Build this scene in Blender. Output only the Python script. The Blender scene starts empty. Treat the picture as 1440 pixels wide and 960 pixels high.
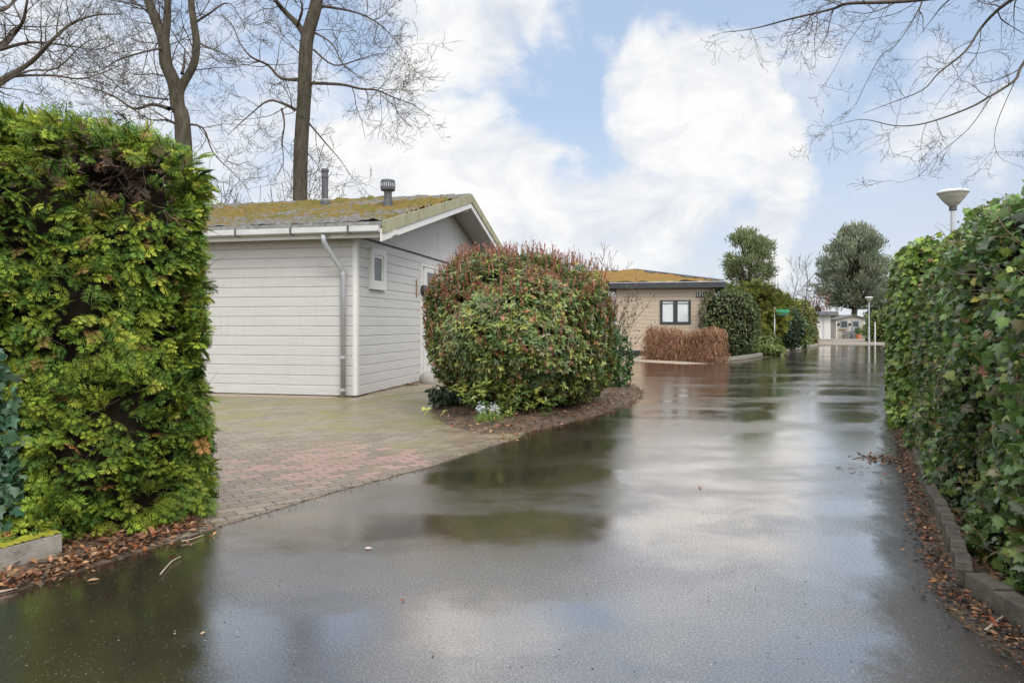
import bpy, bmesh, math, random
import numpy as np
from mathutils import Vector

rng = np.random.default_rng(7)
random.seed(7)
scene = bpy.context.scene
COL = scene.collection
H, FPX, U0, V0 = 1.35, 960.0, 720.0, 456.0      # eye height, focal length and horizon measured from the photograph


def G(u, v):
    """ground point seen at a pixel"""
    Y = H * FPX / (v - V0)
    return np.array([(u - U0) / FPX * Y, Y, 0.0])


def P(u, v, Y):
    return np.array([(u - U0) / FPX * Y, Y, H + (V0 - v) / FPX * Y])


def nrm(a):
    a = np.asarray(a, float)
    return a / np.maximum(np.linalg.norm(a, axis=-1, keepdims=True), 1e-9)


def snoise(Q, f, seed):
    r = np.random.default_rng(seed)
    out = 0
    for _ in range(9):
        k = nrm(r.normal(size=3)) * f * r.uniform(.6, 1.6)
        out = out + np.sin(Q @ k + r.uniform(0, 6.28))
    return out / 3.4


# ------------------------------------------------------------------ objects
ORG = {}


def tag(o, label=None, cat=None, group=None, kind=None):
    for k, v in (('label', label), ('category', cat), ('group', group), ('kind', kind)):
        if v:
            o[k] = v
    return o


def empty(name, loc, label, cat, group=None):
    o = bpy.data.objects.new(name, None)
    o.empty_display_size = .2
    COL.objects.link(o)
    loc = np.array(list(loc), float)
    o.location = loc
    ORG[o] = loc
    return tag(o, label, cat, group)


def link(name, me, mat, parent):
    if mat:
        me.materials.append(mat)
    o = bpy.data.objects.new(name, me)
    COL.objects.link(o)
    if parent is not None:
        o.parent = parent
        ORG[o] = ORG[parent]
    else:
        ORG[o] = np.zeros(3)
    return o


def mk(name, V, F, mat, parent=None, smooth=False, bevel=0, fix=True):
    """small mesh, world-space vertices"""
    V = np.asarray(V, float)
    if parent is not None:
        V = V - ORG[parent]
    me = bpy.data.meshes.new(name)
    me.from_pydata([tuple(v) for v in V], [], [tuple(int(i) for i in f) for f in F])
    if fix or bevel:
        bm = bmesh.new()
        bm.from_mesh(me)
        if fix:
            bmesh.ops.recalc_face_normals(bm, faces=bm.faces)
        if bevel:
            bmesh.ops.bevel(bm, geom=bm.edges[:], offset=bevel, segments=2, affect='EDGES', profile=.6)
        bm.to_mesh(me)
        bm.free()
    if smooth:
        me.polygons.foreach_set('use_smooth', [True] * len(me.polygons))
    return link(name, me, mat, parent)


def big(name, V, F, mat, parent=None, col=None, smooth=False):
    """large uniform mesh (all faces alike) with an own-colour attribute"""
    V = np.asarray(V, np.float64)
    F = np.asarray(F, np.int32)
    if parent is not None:
        V = V - ORG[parent]
    me = bpy.data.meshes.new(name)
    n, k = F.shape
    me.vertices.add(len(V))
    me.vertices.foreach_set('co', V.astype(np.float32).ravel())
    me.loops.add(n * k)
    me.loops.foreach_set('vertex_index', F.ravel())
    me.polygons.add(n)
    me.polygons.foreach_set('loop_start', np.arange(0, n * k, k, dtype=np.int32))
    me.polygons.foreach_set('loop_total', np.full(n, k, np.int32))
    if smooth:
        me.polygons.foreach_set('use_smooth', np.ones(n, bool))
    me.update(calc_edges=True)
    if col is not None:
        at = me.color_attributes.new('tint', 'FLOAT_COLOR', 'POINT')
        c = np.ones((len(V), 4), np.float32)
        c[:, :3] = col
        at.data.foreach_set('color', c.ravel())
    return link(name, me, mat, parent)


class MB:
    """collects shapes into one mesh"""
    def __init__(s):
        s.V, s.F = [], []

    def add(s, V, F):
        b = len(s.V)
        s.V += [tuple(map(float, v)) for v in V]
        s.F += [tuple(b + i for i in f) for f in F]
        return s

    def hexa(s, p):
        return s.add(p, [(0, 1, 2, 3), (4, 7, 6, 5), (0, 4, 5, 1), (1, 5, 6, 2), (2, 6, 7, 3), (3, 7, 4, 0)])

    def box(s, o, a, b, c):
        """parallelepiped from corner o along a, b, c"""
        o, a, b, c = map(lambda x: np.asarray(x, float), (o, a, b, c))
        return s.hexa([o, o + a, o + a + b, o + b, o + c, o + a + c, o + a + b + c, o + b + c])

    def tube(s, pts, rad, n=10, cap=True):
        pts = [np.asarray(p, float) for p in pts]
        V, F = tube_arrays(pts, rad if hasattr(rad, '__len__') else [rad] * len(pts), n)
        F = [tuple(f) for f in F]
        m = len(pts)
        if cap:
            F.append(tuple(range(n - 1, -1, -1)))
            F.append(tuple(range((m - 1) * n, m * n)))
        return s.add(V, F)

    def lathe(s, c, prof, n=20):
        """profile of (r, z) about the vertical through c"""
        c = np.asarray(c, float)
        V = []
        for r, z in prof:
            for k in range(n):
                a = 2 * math.pi * k / n
                V.append(c + (r * math.cos(a), r * math.sin(a), z))
        F = []
        for i in range(len(prof) - 1):
            for k in range(n):
                F.append((i * n + k, i * n + (k + 1) % n, (i + 1) * n + (k + 1) % n, (i + 1) * n + k))
        F.append(tuple(range(n - 1, -1, -1)))
        F.append(tuple(range((len(prof) - 1) * n, len(prof) * n)))
        return s.add(V, F)

    def build(s, name, mat, parent=None, smooth=False, bevel=0):
        return mk(name, s.V, s.F, mat, parent, smooth, bevel)


def tube_arrays(pts, rad, n):
    pts = np.asarray(pts, float)
    m = len(pts)
    t = nrm(np.gradient(pts, axis=0))
    ref = np.array([0, 0, 1.0]) if abs(t[:, 2]).mean() < .8 else np.array([1.0, 0, 0])
    x = nrm(np.cross(t, ref))
    y = np.cross(t, x)
    a = np.arange(n) * 2 * np.pi / n
    R = np.asarray(rad, float)[:, None, None]
    V = pts[:, None, :] + R * (np.cos(a)[None, :, None] * x[:, None, :] + np.sin(a)[None, :, None] * y[:, None, :])
    i = np.arange(m - 1)[:, None] * n
    k = np.arange(n)[None, :]
    F = np.stack([i + k, i + (k + 1) % n, i + n + (k + 1) % n, i + n + k], -1).reshape(-1, 4)
    return V.reshape(-1, 3), F


def tubes(name, lines, mat, parent=None, sides=None):
    """many tapering tubes -> one mesh"""
    VV, FF, b = [], [], 0
    for pts, rad in lines:
        n = sides or (10 if max(rad) > .05 else 5 if max(rad) > .012 else 3)
        V, F = tube_arrays(pts, rad, n)
        VV.append(V)
        FF.append(F + b)
        b += len(V)
    return big(name, np.concatenate(VV), np.concatenate(FF), mat, parent, smooth=True)


# ------------------------------------------------------------------ materials
def new_mat(name):
    m = bpy.data.materials.new(name)
    m.use_nodes = True
    nt = m.node_tree
    bs = nt.nodes['Principled BSDF']
    return m, nt, bs


class NB:
    """little node builder"""
    def __init__(s, nt):
        s.nt = nt

    def n(s, typ, **kw):
        x = s.nt.nodes.new(typ)
        for k, v in kw.items():
            if k in x.inputs.keys():
                s.set(x.inputs[k], v)
            else:
                setattr(x, k, v)
        return x

    def set(s, inp, v):
        if isinstance(v, bpy.types.NodeSocket):
            s.nt.links.new(v, inp)
        else:
            inp.default_value = v

    def math(s, op, a, b=0.0, clamp=False):
        x = s.nt.nodes.new('ShaderNodeMath')
        x.operation = op
        x.use_clamp = clamp
        s.set(x.inputs[0], a)
        s.set(x.inputs[1], b)
        return x.outputs[0]

    def noise(s, vec, scale, detail=4, rough=.55, dist=0.0):
        x = s.nt.nodes.new('ShaderNodeTexNoise')
        s.set(x.inputs['Vector'], vec)
        x.inputs['Scale'].default_value = scale
        x.inputs['Detail'].default_value = detail
        x.inputs['Roughness'].default_value = rough
        x.inputs['Distortion'].default_value = dist
        return x.outputs['Fac']

    def ramp(s, fac, *stops, interp='LINEAR'):
        x = s.nt.nodes.new('ShaderNodeValToRGB')
        s.set(x.inputs[0], fac)
        cr = x.color_ramp
        cr.interpolation = interp
        while len(cr.elements) < len(stops):
            cr.elements.new(.5)
        for e, (p, c) in zip(cr.elements, stops):
            e.position = p
            e.color = (*c, 1) if hasattr(c, '__len__') else (c, c, c, 1)
        return x.outputs[0]

    def mapr(s, v, a, b, c=0.0, d=1.0, smooth=False):
        x = s.nt.nodes.new('ShaderNodeMapRange')
        if smooth:
            x.interpolation_type = 'SMOOTHSTEP'
        s.set(x.inputs[0], v)
        for i, q in enumerate((a, b, c, d)):
            s.set(x.inputs[i + 1], q)
        return x.outputs[0]

    def mix(s, fac, a, b, blend='MIX'):
        x = s.nt.nodes.new('ShaderNodeMix')
        x.data_type = 'RGBA'
        x.blend_type = blend
        s.set(x.inputs[0], fac)
        for i, q in ((6, a), (7, b)):
            if not isinstance(q, bpy.types.NodeSocket):
                q = (*q, 1)
            s.set(x.inputs[i], q)
        return x.outputs[2]

    def bump(s, h, strength, dist=.01, normal=None):
        x = s.nt.nodes.new('ShaderNodeBump')
        x.inputs['Strength'].default_value = strength
        x.inputs['Distance'].default_value = dist
        s.set(x.inputs['Height'], h)
        if normal is not None:
            s.set(x.inputs['Normal'], normal)
        return x.outputs[0]

    def pos(s):
        return s.n('ShaderNodeNewGeometry').outputs['Position']

    def mapping(s, vec, rot=(0, 0, 0), scale=(1, 1, 1), loc=(0, 0, 0)):
        x = s.nt.nodes.new('ShaderNodeMapping')
        s.set(x.inputs['Vector'], vec)
        x.inputs['Rotation'].default_value = rot
        x.inputs['Scale'].default_value = scale
        x.inputs['Location'].default_value = loc
        return x.outputs[0]


def mottled(name, c1, c2, rough=.6, scale=3, bump=.0, bscale=60, spec=.5, stretch=(1, 1, 1), metal=0, c3=None):
    """painted / stone / wood surface with its own uneven colour"""
    m, nt, bs = new_mat(name)
    b = NB(nt)
    p = b.mapping(b.pos(), scale=stretch)
    f = b.noise(p, scale, 6, .6)
    c = b.mix(b.mapr(f, .3, .7), c1, c2)
    if c3:
        f3 = b.noise(p, scale * 2.3, 7, .65, .4)
        c = b.mix(b.mapr(f3, .58, .7), c, c3)
    b.set(bs.inputs['Base Color'], c)
    b.set(bs.inputs['Roughness'], b.mapr(b.noise(p, scale * 4, 3), .3, .7, max(rough - .1, .02), min(rough + .1, 1)))
    bs.inputs['Specular IOR Level'].default_value = spec
    bs.inputs['Metallic'].default_value = metal
    if bump:
        b.set(bs.inputs['Normal'], b.bump(b.noise(p, bscale, 5, .6), bump, .01))
    return m


def leaf_mat(name, rough=.45, spec=.5, trans=.3, gain=1.0):
    m, nt, bs = new_mat(name)
    b = NB(nt)
    at = b.n('ShaderNodeAttribute', attribute_name='tint')
    nz = b.noise(b.pos(), 18, 3)
    c = b.mix(1.0, at.outputs['Color'], b.ramp(nz, (.3, .72 * gain), (.7, 1.25 * gain)), 'MULTIPLY')
    b.set(bs.inputs['Base Color'], c)
    bs.inputs['Roughness'].default_value = rough
    bs.inputs['Specular IOR Level'].default_value = spec
    tr = b.n('ShaderNodeBsdfTranslucent')
    b.set(tr.inputs['Color'], c)
    mx = b.n('ShaderNodeMixShader')
    mx.inputs[0].default_value = trans
    nt.links.new(bs.outputs[0], mx.inputs[1])
    nt.links.new(tr.outputs[0], mx.inputs[2])
    nt.links.new(mx.outputs[0], nt.nodes['Material Output'].inputs[0])
    return m


M = {}
M['leaf'] = leaf_mat('leaf', .5, .4)
M['ivy'] = leaf_mat('ivy_leaf', .42, .38, .24)
M['glossy_leaf'] = leaf_mat('glossy_leaf', .38, .5, .22)
M['needle'] = leaf_mat('conifer_frond', .7, .15, .3)
M['litter'] = leaf_mat('dead_leaf', .7, .3, .1)
M['bark'] = mottled('bark', (.042, .034, .024), (.105, .09, .064), .85, 9, 1.0, 24, .2, (1, 1, .25), c3=(.075, .082, .04))
M['twig'] = mottled('twig_bark', (.066, .053, .041), (.12, .098, .075), .85, 6, 0, 30, .2)
M['stem'] = mottled('dead_stem', (.05, .035, .022), (.11, .075, .045), .9, 12, 0, 40, .2)
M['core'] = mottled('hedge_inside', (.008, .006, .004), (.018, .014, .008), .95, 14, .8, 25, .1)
M['soil'] = mottled('soil', (.06, .043, .028), (.15, .11, .075), .85, 6, .9, 35, .3, c3=(.15, .10, .06))


def road_mat():
    m, nt, bs = new_mat('wet_asphalt')
    b = NB(nt)
    p = b.pos()
    along = b.mapping(p, rot=(0, 0, math.radians(-60)), scale=(.35, 1.0, 1))     # long patches lie along the lane
    big_ = b.noise(along, .9, 5, .55, .3)
    mid = b.noise(p, 2.6, 5, .6, .5)
    wet = b.mapr(b.math('ADD', b.math('MULTIPLY', big_, .7), b.math('MULTIPLY', mid, .3)), .31, .60, smooth=True)
    vo = b.n('ShaderNodeTexVoronoi', Vector=p, Scale=70.0)
    speck = b.mapr(vo.outputs['Distance'], .10, .22, 1, 0)
    pick = b.math('GREATER_THAN', b.noise(p, 70, 2), .54)
    grain = b.noise(p, 240, 3, .7)
    base = b.mix(b.mapr(grain, .35, .7), (.018, .013, .0095), (.068, .051, .038))
    base = b.mix(b.math('MULTIPLY', b.math('MULTIPLY', speck, pick), .8), base, (.46, .42, .36))
    base = b.mix(b.mapr(b.noise(p, 1.1, 6, .6), .45, .7), base, (.026, .021, .016))
    b.set(bs.inputs['Base Color'], base)
    # the camber sheds the water along the right-hand edge: coarse drained asphalt there
    sx = b.n('ShaderNodeSeparateXYZ', Vector=p)
    dist = b.math('SUBTRACT', b.math('ADD', b.math('MULTIPLY', sx.outputs['Y'], .54), .255), sx.outputs['X'])
    wob = b.math('MULTIPLY', b.math('SUBTRACT', b.noise(b.mapping(p, scale=(1, .5, 1)), 3.5, 7, .75), .5), .75)
    dry = b.mapr(b.math('ADD', dist, wob), .10, .36, 1, 0, True)
    wet = b.math('MULTIPLY', wet, b.math('SUBTRACT', 1.0, dry))
    rough = b.math('ADD', b.mapr(wet, 0, 1, .14, .045), b.math('MULTIPLY', b.math('SUBTRACT', b.noise(p, 60, 3, .7), .5), .06))
    b.set(bs.inputs['Roughness'], .6)
    bs.inputs['Specular IOR Level'].default_value = .1
    n1 = b.nt.nodes.new('ShaderNodeBump')
    b.set(n1.inputs['Height'], b.noise(p, 75, 4, .8))
    b.set(n1.inputs['Strength'], b.mapr(wet, 0, 1, .60, .085))
    n1.inputs['Distance'].default_value = .004
    n2 = b.bump(b.noise(b.mapping(p, rot=(0, 0, .2), scale=(1, 2.2, 1)), 6, 3, .5), .035, .006, n1.outputs[0])
    b.set(bs.inputs['Normal'], n2)
    # film of water: mirror that strengthens towards grazing view
    gl = b.n('ShaderNodeBsdfGlossy')
    b.set(gl.inputs['Color'], (1, .955, .90, 1))
    b.set(gl.inputs['Roughness'], rough)
    b.set(gl.inputs['Normal'], n2)
    lw = b.n('ShaderNodeLayerWeight')
    lw.inputs[0].default_value = .5
    fac = b.mapr(lw.outputs['Facing'], .15, .95, .0, 1.0)
    gr = b.mapr(b.noise(p, 95, 4, .85), .37, .59, .42, 1.15)
    fac = b.math('MULTIPLY', fac, b.math('MAXIMUM', gr, b.mapr(wet, .2, 1, .42, .80)), True)
    fac = b.math('MULTIPLY', fac, b.mapr(dry, 0, 1, 1, .42))
    fac = b.math('MULTIPLY', fac, b.math('SUBTRACT', 1.0, b.math('MULTIPLY', b.math('MULTIPLY', speck, pick), .5)))
    mx = b.n('ShaderNodeMixShader')
    b.set(mx.inputs[0], fac)
    nt.links.new(bs.outputs[0], mx.inputs[1])
    nt.links.new(gl.outputs[0], mx.inputs[2])
    nt.links.new(mx.outputs[0], nt.nodes['Material Output'].inputs[0])
    return m


def paving_mat():
    m, nt, bs = new_mat('concrete_pavers')
    b = NB(nt)
    p = b.pos()
    wob = b.n('ShaderNodeTexNoise', Vector=p, Scale=1.3)
    pv = b.n('ShaderNodeVectorMath', operation='MULTIPLY_ADD')
    b.set(pv.inputs[0], wob.outputs['Color'])
    pv.inputs[1].default_value = (.09, .09, 0)
    b.set(pv.inputs[2], p)
    q = b.mapping(pv.outputs[0], rot=(0, 0, math.radians(-36)))

    def brick(c1, c2, mortar):
        x = b.n('ShaderNodeTexBrick', Vector=q, Color1=(*c1, 1), Color2=(*c2, 1), Mortar=(*mortar, 1))
        x.inputs['Scale'].default_value = 1
        x.inputs['Mortar Size'].default_value = .006
        x.inputs['Mortar Smooth'].default_value = .3
        x.inputs['Brick Width'].default_value = .205
        x.inputs['Row Height'].default_value = .105
        return x
    cell = brick((0, 0, 0), (1, 1, 1), (.5, .5, .5))
    joint = cell.outputs['Fac']
    tone = b.mix(b.mapr(cell.outputs['Color'], 0, 1), (.19, .148, .108), (.32, .255, .19))
    # pink pavers lie together in the middle of the parking bay
    dist = b.n('ShaderNodeVectorMath', operation='DISTANCE')
    b.set(dist.inputs[0], p)
    dist.inputs[1].default_value = (-1.75, 6.6, 0)
    pinkzone = b.mapr(dist.outputs['Value'], .2, 1.5, .70, 0)
    pink = b.math('MULTIPLY', b.math('GREATER_THAN', b.math('ADD', pinkzone, b.math('MULTIPLY', cell.outputs['Color'], .55)), .72), .85)
    tone = b.mix(pink, tone, (.40, .235, .19))
    tone = b.mix(b.mapr(b.noise(p, 45, 6, .75), .35, .7), tone, b.mix(.5, tone, (.11, .09, .075)))
    tone = b.mix(b.math('MULTIPLY', b.mapr(b.noise(p, 1.7, 5, .65), .42, .68), .5), tone, (.19, .14, .105))
    dirt = b.mix(b.math('MULTIPLY', joint, b.mapr(b.noise(p, 3.0, 4), .35, .65, .7, 1)), tone, (.028, .023, .015))
    # moss creeps over the bay near the house
    sep = b.n('ShaderNodeSeparateXYZ', Vector=p)
    near = b.mapr(sep.outputs['Y'], 5.8, 9.5, .03, .24)
    mz = b.math('ADD', b.noise(p, 1.3, 7, .7, .4), near)
    moss = b.mapr(b.math('ADD', mz, b.math('MULTIPLY', joint, .13)), .67, .85, 0, .8)
    c = b.mix(moss, dirt, b.mix(b.noise(p, 30, 4), (.12, .125, .03), (.24, .215, .06)))
    c = b.mix(b.mapr(b.noise(p, 23, 6, .8), .56, .74, 0, .6), c, (.075, .058, .04))
    b.set(bs.inputs['Base Color'], c)
    b.set(bs.inputs['Roughness'], b.mapr(b.noise(p, 1.5, 4), .35, .65, .28, .55))
    hh = b.math('ADD', b.math('MULTIPLY', joint, -1.0), b.math('MULTIPLY', b.noise(p, 90, 5, .7), .35))
    b.set(bs.inputs['Normal'], b.bump(hh, .55, .008))
    return m


M['road'] = road_mat()
M['paving'] = paving_mat()
M['ground'] = mottled('rough_ground', (.05, .05, .025), (.11, .095, .05), .9, 1.5, .8, 30, .2, c3=(.06, .075, .025))
M['gravel'] = mottled('fine_gravel', (.26, .20, .145), (.42, .34, .26), .8, 25, .9, 120, .3, c3=(.15, .12, .08))
M['path'] = mottled('worn_path', (.20, .165, .11), (.30, .25, .175), .6, 2.2, .5, 90, .4, c3=(.14, .14, .06))
M['far_paving'] = mottled('far_clinkers', (.19, .155, .12), (.26, .215, .17), .6, 3, .3, 60, .4)


def siding_mat(name, c1, c2, grime):
    m, nt, bs = new_mat(name)
    b = NB(nt)
    p = b.pos()
    f = b.noise(b.mapping(p, scale=(1, 1, 9)), 2.0, 6, .6)
    c = b.mix(b.mapr(f, .3, .7), c1, c2)
    streak = b.noise(b.mapping(p, scale=(9, 9, .7)), 1.6, 7, .7)
    c = b.mix(b.math('MULTIPLY', b.mapr(streak, .50, .78), .22), c, grime)
    sp = b.noise(p, 55, 4, .7)
    c = b.mix(b.math('MULTIPLY', b.mapr(sp, .6, .72), .35), c, grime)
    b.set(bs.inputs['Base Color'], c)
    bs.inputs['Roughness'].default_value = .55
    bs.inputs['Specular IOR Level'].default_value = .35
    b.set(bs.inputs['Normal'], b.bump(b.noise(b.mapping(p, scale=(1, 1, 14)), 14, 5, .6), .12, .004))
    return m


M['white_board'] = siding_mat('white_painted_boards', (.47, .455, .43), (.53, .515, .49), (.33, .31, .265))
M['white_trim'] = siding_mat('white_trim_paint', (.60, .585, .55), (.66, .645, .61), (.42, .40, .34))
M['tan_board'] = siding_mat('tan_painted_boards', (.43, .345, .255), (.49, .395, .295), (.33, .26, .19))
M['algae_board'] = mottled('algae_stained_board', (.25, .24, .135), (.38, .355, .24), .7, 3, .4, 40, .3, (1, 1, .4), c3=(.17, .18, .075))
M['zinc'] = mottled('grey_zinc', (.32, .33, .34), (.45, .46, .47), .42, 4, .1, 30, .5, (1, 1, .3), metal=.25)
M['gutter_white'] = mottled('grey_white_gutter', (.42, .415, .41), (.52, .515, .505), .4, 3, .05, 30, .5, c3=(.40, .39, .35))
M['dark_plastic'] = mottled('dark_grey_pipe', (.055, .058, .062), (.10, .10, .105), .55, 6, .1, 30, .4, (1, 1, .3))
M['black'] = mottled('black_paint', (.018, .019, .021), (.034, .034, .036), .45, 5, 0, 30, .5)
M['dark_fascia'] = mottled('anthracite_fascia', (.030, .031, .034), (.05, .05, .052), .5, 3, .1, 30, .4)
M['wood'] = mottled('bare_wood', (.22, .13, .07), (.34, .22, .12), .7, 8, .2, 40, .3)
M['concrete'] = mottled('weathered_concrete', (.20, .18, .15), (.34, .31, .265), .8, 9, .6, 70, .3, c3=(.11, .10, .075))
M['moss'] = mottled('moss', (.16, .17, .02), (.34, .31, .04), .95, 16, 1.0, 60, .1)
M['kerb_brick'] = mottled('dark_kerb_brick', (.07, .06, .048), (.15, .13, .10), .6, 8, .9, 60, .3, c3=(.13, .135, .035))
M['stone'] = mottled('boulder_stone', (.27, .25, .225), (.42, .39, .36), .7, 6, .6, 30, .3, c3=(.18, .16, .13))
M['galv'] = mottled('galvanised_steel', (.40, .41, .42), (.52, .53, .53), .4, 6, 0, 30, .5, metal=.5)
M['lamp_body'] = mottled('lamp_shade_plastic', (.42, .41, .34), (.52, .51, .44), .5, 4, 0, 30, .4)
M['lamp_top'] = mottled('lamp_cover_plastic', (.62, .62, .60), (.70, .70, .68), .4, 4, 0, 30, .4)
M['sign_green'] = mottled('green_sign_paint', (.015, .22, .10), (.022, .27, .13), .4, 3, 0, 30, .5)
M['sign_white'] = mottled('white_lettering', (.72, .72, .70), (.78, .78, .76), .5, 3, 0, 30, .4)
M['white_render'] = mottled('white_render', (.50, .49, .465), (.58, .57, .54), .7, 1.5, .1, 60, .3)
M['grey_roof'] = mottled('grey_roofing', (.10, .10, .105), (.16, .16, .165), .7, 2, .2, 40, .3)
M['shed_wall'] = mottled('greige_shed_boards', (.36, .33, .27), (.43, .39, .325), .6, 2, 0, 30, .3)
M['shed_door'] = mottled('blue_grey_door', (.22, .25, .27), (.27, .30, .32), .5, 2, 0, 30, .4)
M['terracotta'] = mottled('terracotta', (.42, .15, .07), (.52, .20, .10), .7, 6, 0, 30, .3)
M['orange'] = mottled('orange_red_paint', (.50, .10, .04), (.58, .14, .06), .5, 6, 0, 30, .4)
M['curtain'] = mottled('net_curtain', (.74, .75, .74), (.82, .83, .82), .8, 3, 0, 30, .2, (8, 8, .4))


def glass_mat(name, col, rough=.08):
    m, nt, bs = new_mat(name)
    b = NB(nt)
    b.set(bs.inputs['Base Color'], b.mix(b.mapr(b.noise(b.pos(), 3, 3), .3, .7), col, tuple(x * .8 for x in col)))
    bs.inputs['Roughness'].default_value = rough
    bs.inputs['IOR'].default_value = 1.5
    return m


M['frosted'] = glass_mat('frosted_pane', (.16, .17, .17), .25)
M['dark_glass'] = glass_mat('dark_pane', (.03, .035, .04), .05)


def clear_glass():
    m, nt, bs = new_mat('window_glass')
    b = NB(nt)
    gl = b.n('ShaderNodeBsdfGlossy', Roughness=.03)
    tr = b.n('ShaderNodeBsdfTransparent', Color=(.97, .985, .98, 1))
    lw = b.n('ShaderNodeLayerWeight')
    lw.inputs[0].default_value = .5
    fr = b.mapr(b.math('POWER', lw.outputs['Facing'], 3.0), 0, 1, .05, .7)
    mx = b.n('ShaderNodeMixShader')
    nt.links.new(fr, mx.inputs[0])
    nt.links.new(tr.outputs[0], mx.inputs[1])
    nt.links.new(gl.outputs[0], mx.inputs[2])
    nt.links.new(mx.outputs[0], nt.nodes['Material Output'].inputs[0])
    return m


M['glass'] = clear_glass()


def roof_mat(name, far=False):
    """slate-grey tiles with their own coat of yellow, orange and green moss"""
    m, nt, bs = new_mat(name)
    b = NB(nt)
    p = b.pos()
    at = b.n('ShaderNodeAttribute', attribute_name='tint')          # how thickly each spot is overgrown
    sep = b.n('ShaderNodeSeparateColor')
    nt.links.new(at.outputs['Color'], sep.inputs[0])
    tile = b.mix(b.mapr(b.noise(p, 14, 5, .7), .3, .7), (.10, .098, .095), (.29, .28, .265))
    mossc = b.ramp(b.noise(p, 2.2, 6, .7, .5), (.26, (.09, .10, .022)), (.42, (.17, .155, .035)), (.56, (.26, .175, .05)), (.72, (.19, .11, .035)))
    mossc = b.mix(b.mapr(b.noise(p, 30, 5, .7), .35, .75), mossc, b.mix(.5, mossc, (.05, .045, .015)))
    f = b.mapr(b.math('ADD', sep.outputs[0], b.math('MULTIPLY', b.math('SUBTRACT', b.noise(p, 9, 6, .7), .5), 1.3)), .42, .60)
    b.set(bs.inputs['Base Color'], b.mix(f, tile, mossc))
    bs.inputs['Roughness'].default_value = .9
    bs.inputs['Specular IOR Level'].default_value = .2
    b.set(bs.inputs['Normal'], b.bump(b.noise(p, 28, 6, .75), 1.0, .05))
    return m


M['roof'] = roof_mat('mossy_tiles')

# ------------------------------------------------------------------ camera, world, sun
cam = bpy.data.cameras.new('camera')
cam.sensor_width = 36
cam.lens = 36 * FPX / 1440
cam.shift_y = -(480 - V0) / 1440
cam.clip_start = .05
cam.clip_end = 3000
co = bpy.data.objects.new('camera', cam)
co.location = (0, 0, H)
co.rotation_euler = (math.pi / 2, 0, 0)
COL.objects.link(co)
scene.camera = co

SUN_EL, SUN_AZ = math.radians(44), math.radians(152)     # azimuth from +Y towards +X
sd = Vector((math.sin(SUN_AZ) * math.cos(SUN_EL), math.cos(SUN_AZ) * math.cos(SUN_EL), math.sin(SUN_EL)))
sun = bpy.data.lights.new('sun', 'SUN')
sun.energy = 1.35
sun.angle = math.radians(24)
sun.color = (1, .97, .93)
so = bpy.data.objects.new('sun', sun)
so.rotation_euler = sd.to_track_quat('Z', 'Y').to_euler()
so.location = (0, -10, 30)
COL.objects.link(so)

world = bpy.data.worlds.new('World')
scene.world = world
world.use_nodes = True
wt = world.node_tree
wb = NB(wt)
bg = wt.nodes['Background']
sky = wb.n('ShaderNodeTexSky')
sky.sky_type = 'NISHITA'
sky.sun_disc = False
sky.sun_elevation = SUN_EL
sky.sun_rotation = SUN_AZ
sky.air_density = 1.0
sky.dust_density = 1.2
sky.ozone_density = 1.0
wt.links.new(sky.outputs[0], bg.inputs[0])
bg.inputs[1].default_value = .15
D = wb.n('ShaderNodeTexCoord').outputs['Generated']


def sdir(u, v):
    return tuple(nrm([(u - U0) / FPX, 1, (V0 - v) / FPX]))


CLOUDS = [  # direction of each bank of cloud and its reach (in pixels of the photograph), strength
    (600, 30, 120, 1.0), (700, 5, 90, .9), (815, -15, 70, .85), (540, 110, 80, .7),
    (600, 220, 120, 1.1), (690, 275, 130, 1.2), (520, 270, 120, 1.0), (740, 220, 60, .8), (780, 330, 100, .9), (420, 190, 110, .55),
    (930, 160, 80, 1.1), (1000, 200, 100, 1.2), (1070, 235, 80, 1.1), (1105, 300, 60, .9), (930, 260, 90, .9), (870, 320, 80, .8),
    (1120, 100, 70, .55), (1330, 110, 90, .6), (1400, 140, 70, .6),
    (60, 40, 150, .5), (250, 60, 150, .35), (330, 250, 110, .6), (150, 120, 120, .4)]
wz = wb.n('ShaderNodeTexNoise', Vector=D, Scale=5.0, Detail=6.0)
wv = wb.n('ShaderNodeVectorMath', operation='MULTIPLY_ADD')
wb.set(wv.inputs[0], wz.outputs['Color'])
wv.inputs[1].default_value = (.34, .34, .34)
wb.set(wv.inputs[2], D)
wo = wb.n('ShaderNodeVectorMath', operation='SUBTRACT')
wb.set(wo.inputs[0], wv.outputs[0])
wo.inputs[1].default_value = (.17, .17, .17)
wn_ = wb.n('ShaderNodeVectorMath', operation='NORMALIZE')
wb.set(wn_.inputs[0], wo.outputs[0])
DW_ = wn_.outputs[0]
acc = None
for u, v, r, k in CLOUDS:
    dp = wb.n('ShaderNodeVectorMath', operation='DOT_PRODUCT')
    wb.set(dp.inputs[0], DW_)
    dp.inputs[1].default_value = sdir(u, v)
    ang = r / FPX
    x = wb.mapr(dp.outputs['Value'], math.cos(ang * 1.25), math.cos(ang * .25), 0, k, True)
    acc = x if acc is None else wb.math('MAXIMUM', acc, x)
ws = wb.n('ShaderNodeSeparateXYZ', Vector=D)
n1 = wb.noise(wb.mapping(D, scale=(1, 1, 1.6), loc=(.3, .1, .0)), 6.0, 10, .64, .5)
n2 = wb.noise(wb.mapping(D, scale=(1, 1, 1.4), loc=(2.3, .7, .4)), 2.4, 6, .55, .2)
other = wb.mapr(ws.outputs['Y'], .45, .0, 0, .62)                    # the rest of the sky is mostly clouded over
high = wb.mapr(ws.outputs['Z'], .48, .75, 0, .7)
acc = wb.math('MAXIMUM', acc, wb.math('MAXIMUM', other, high))
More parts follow.
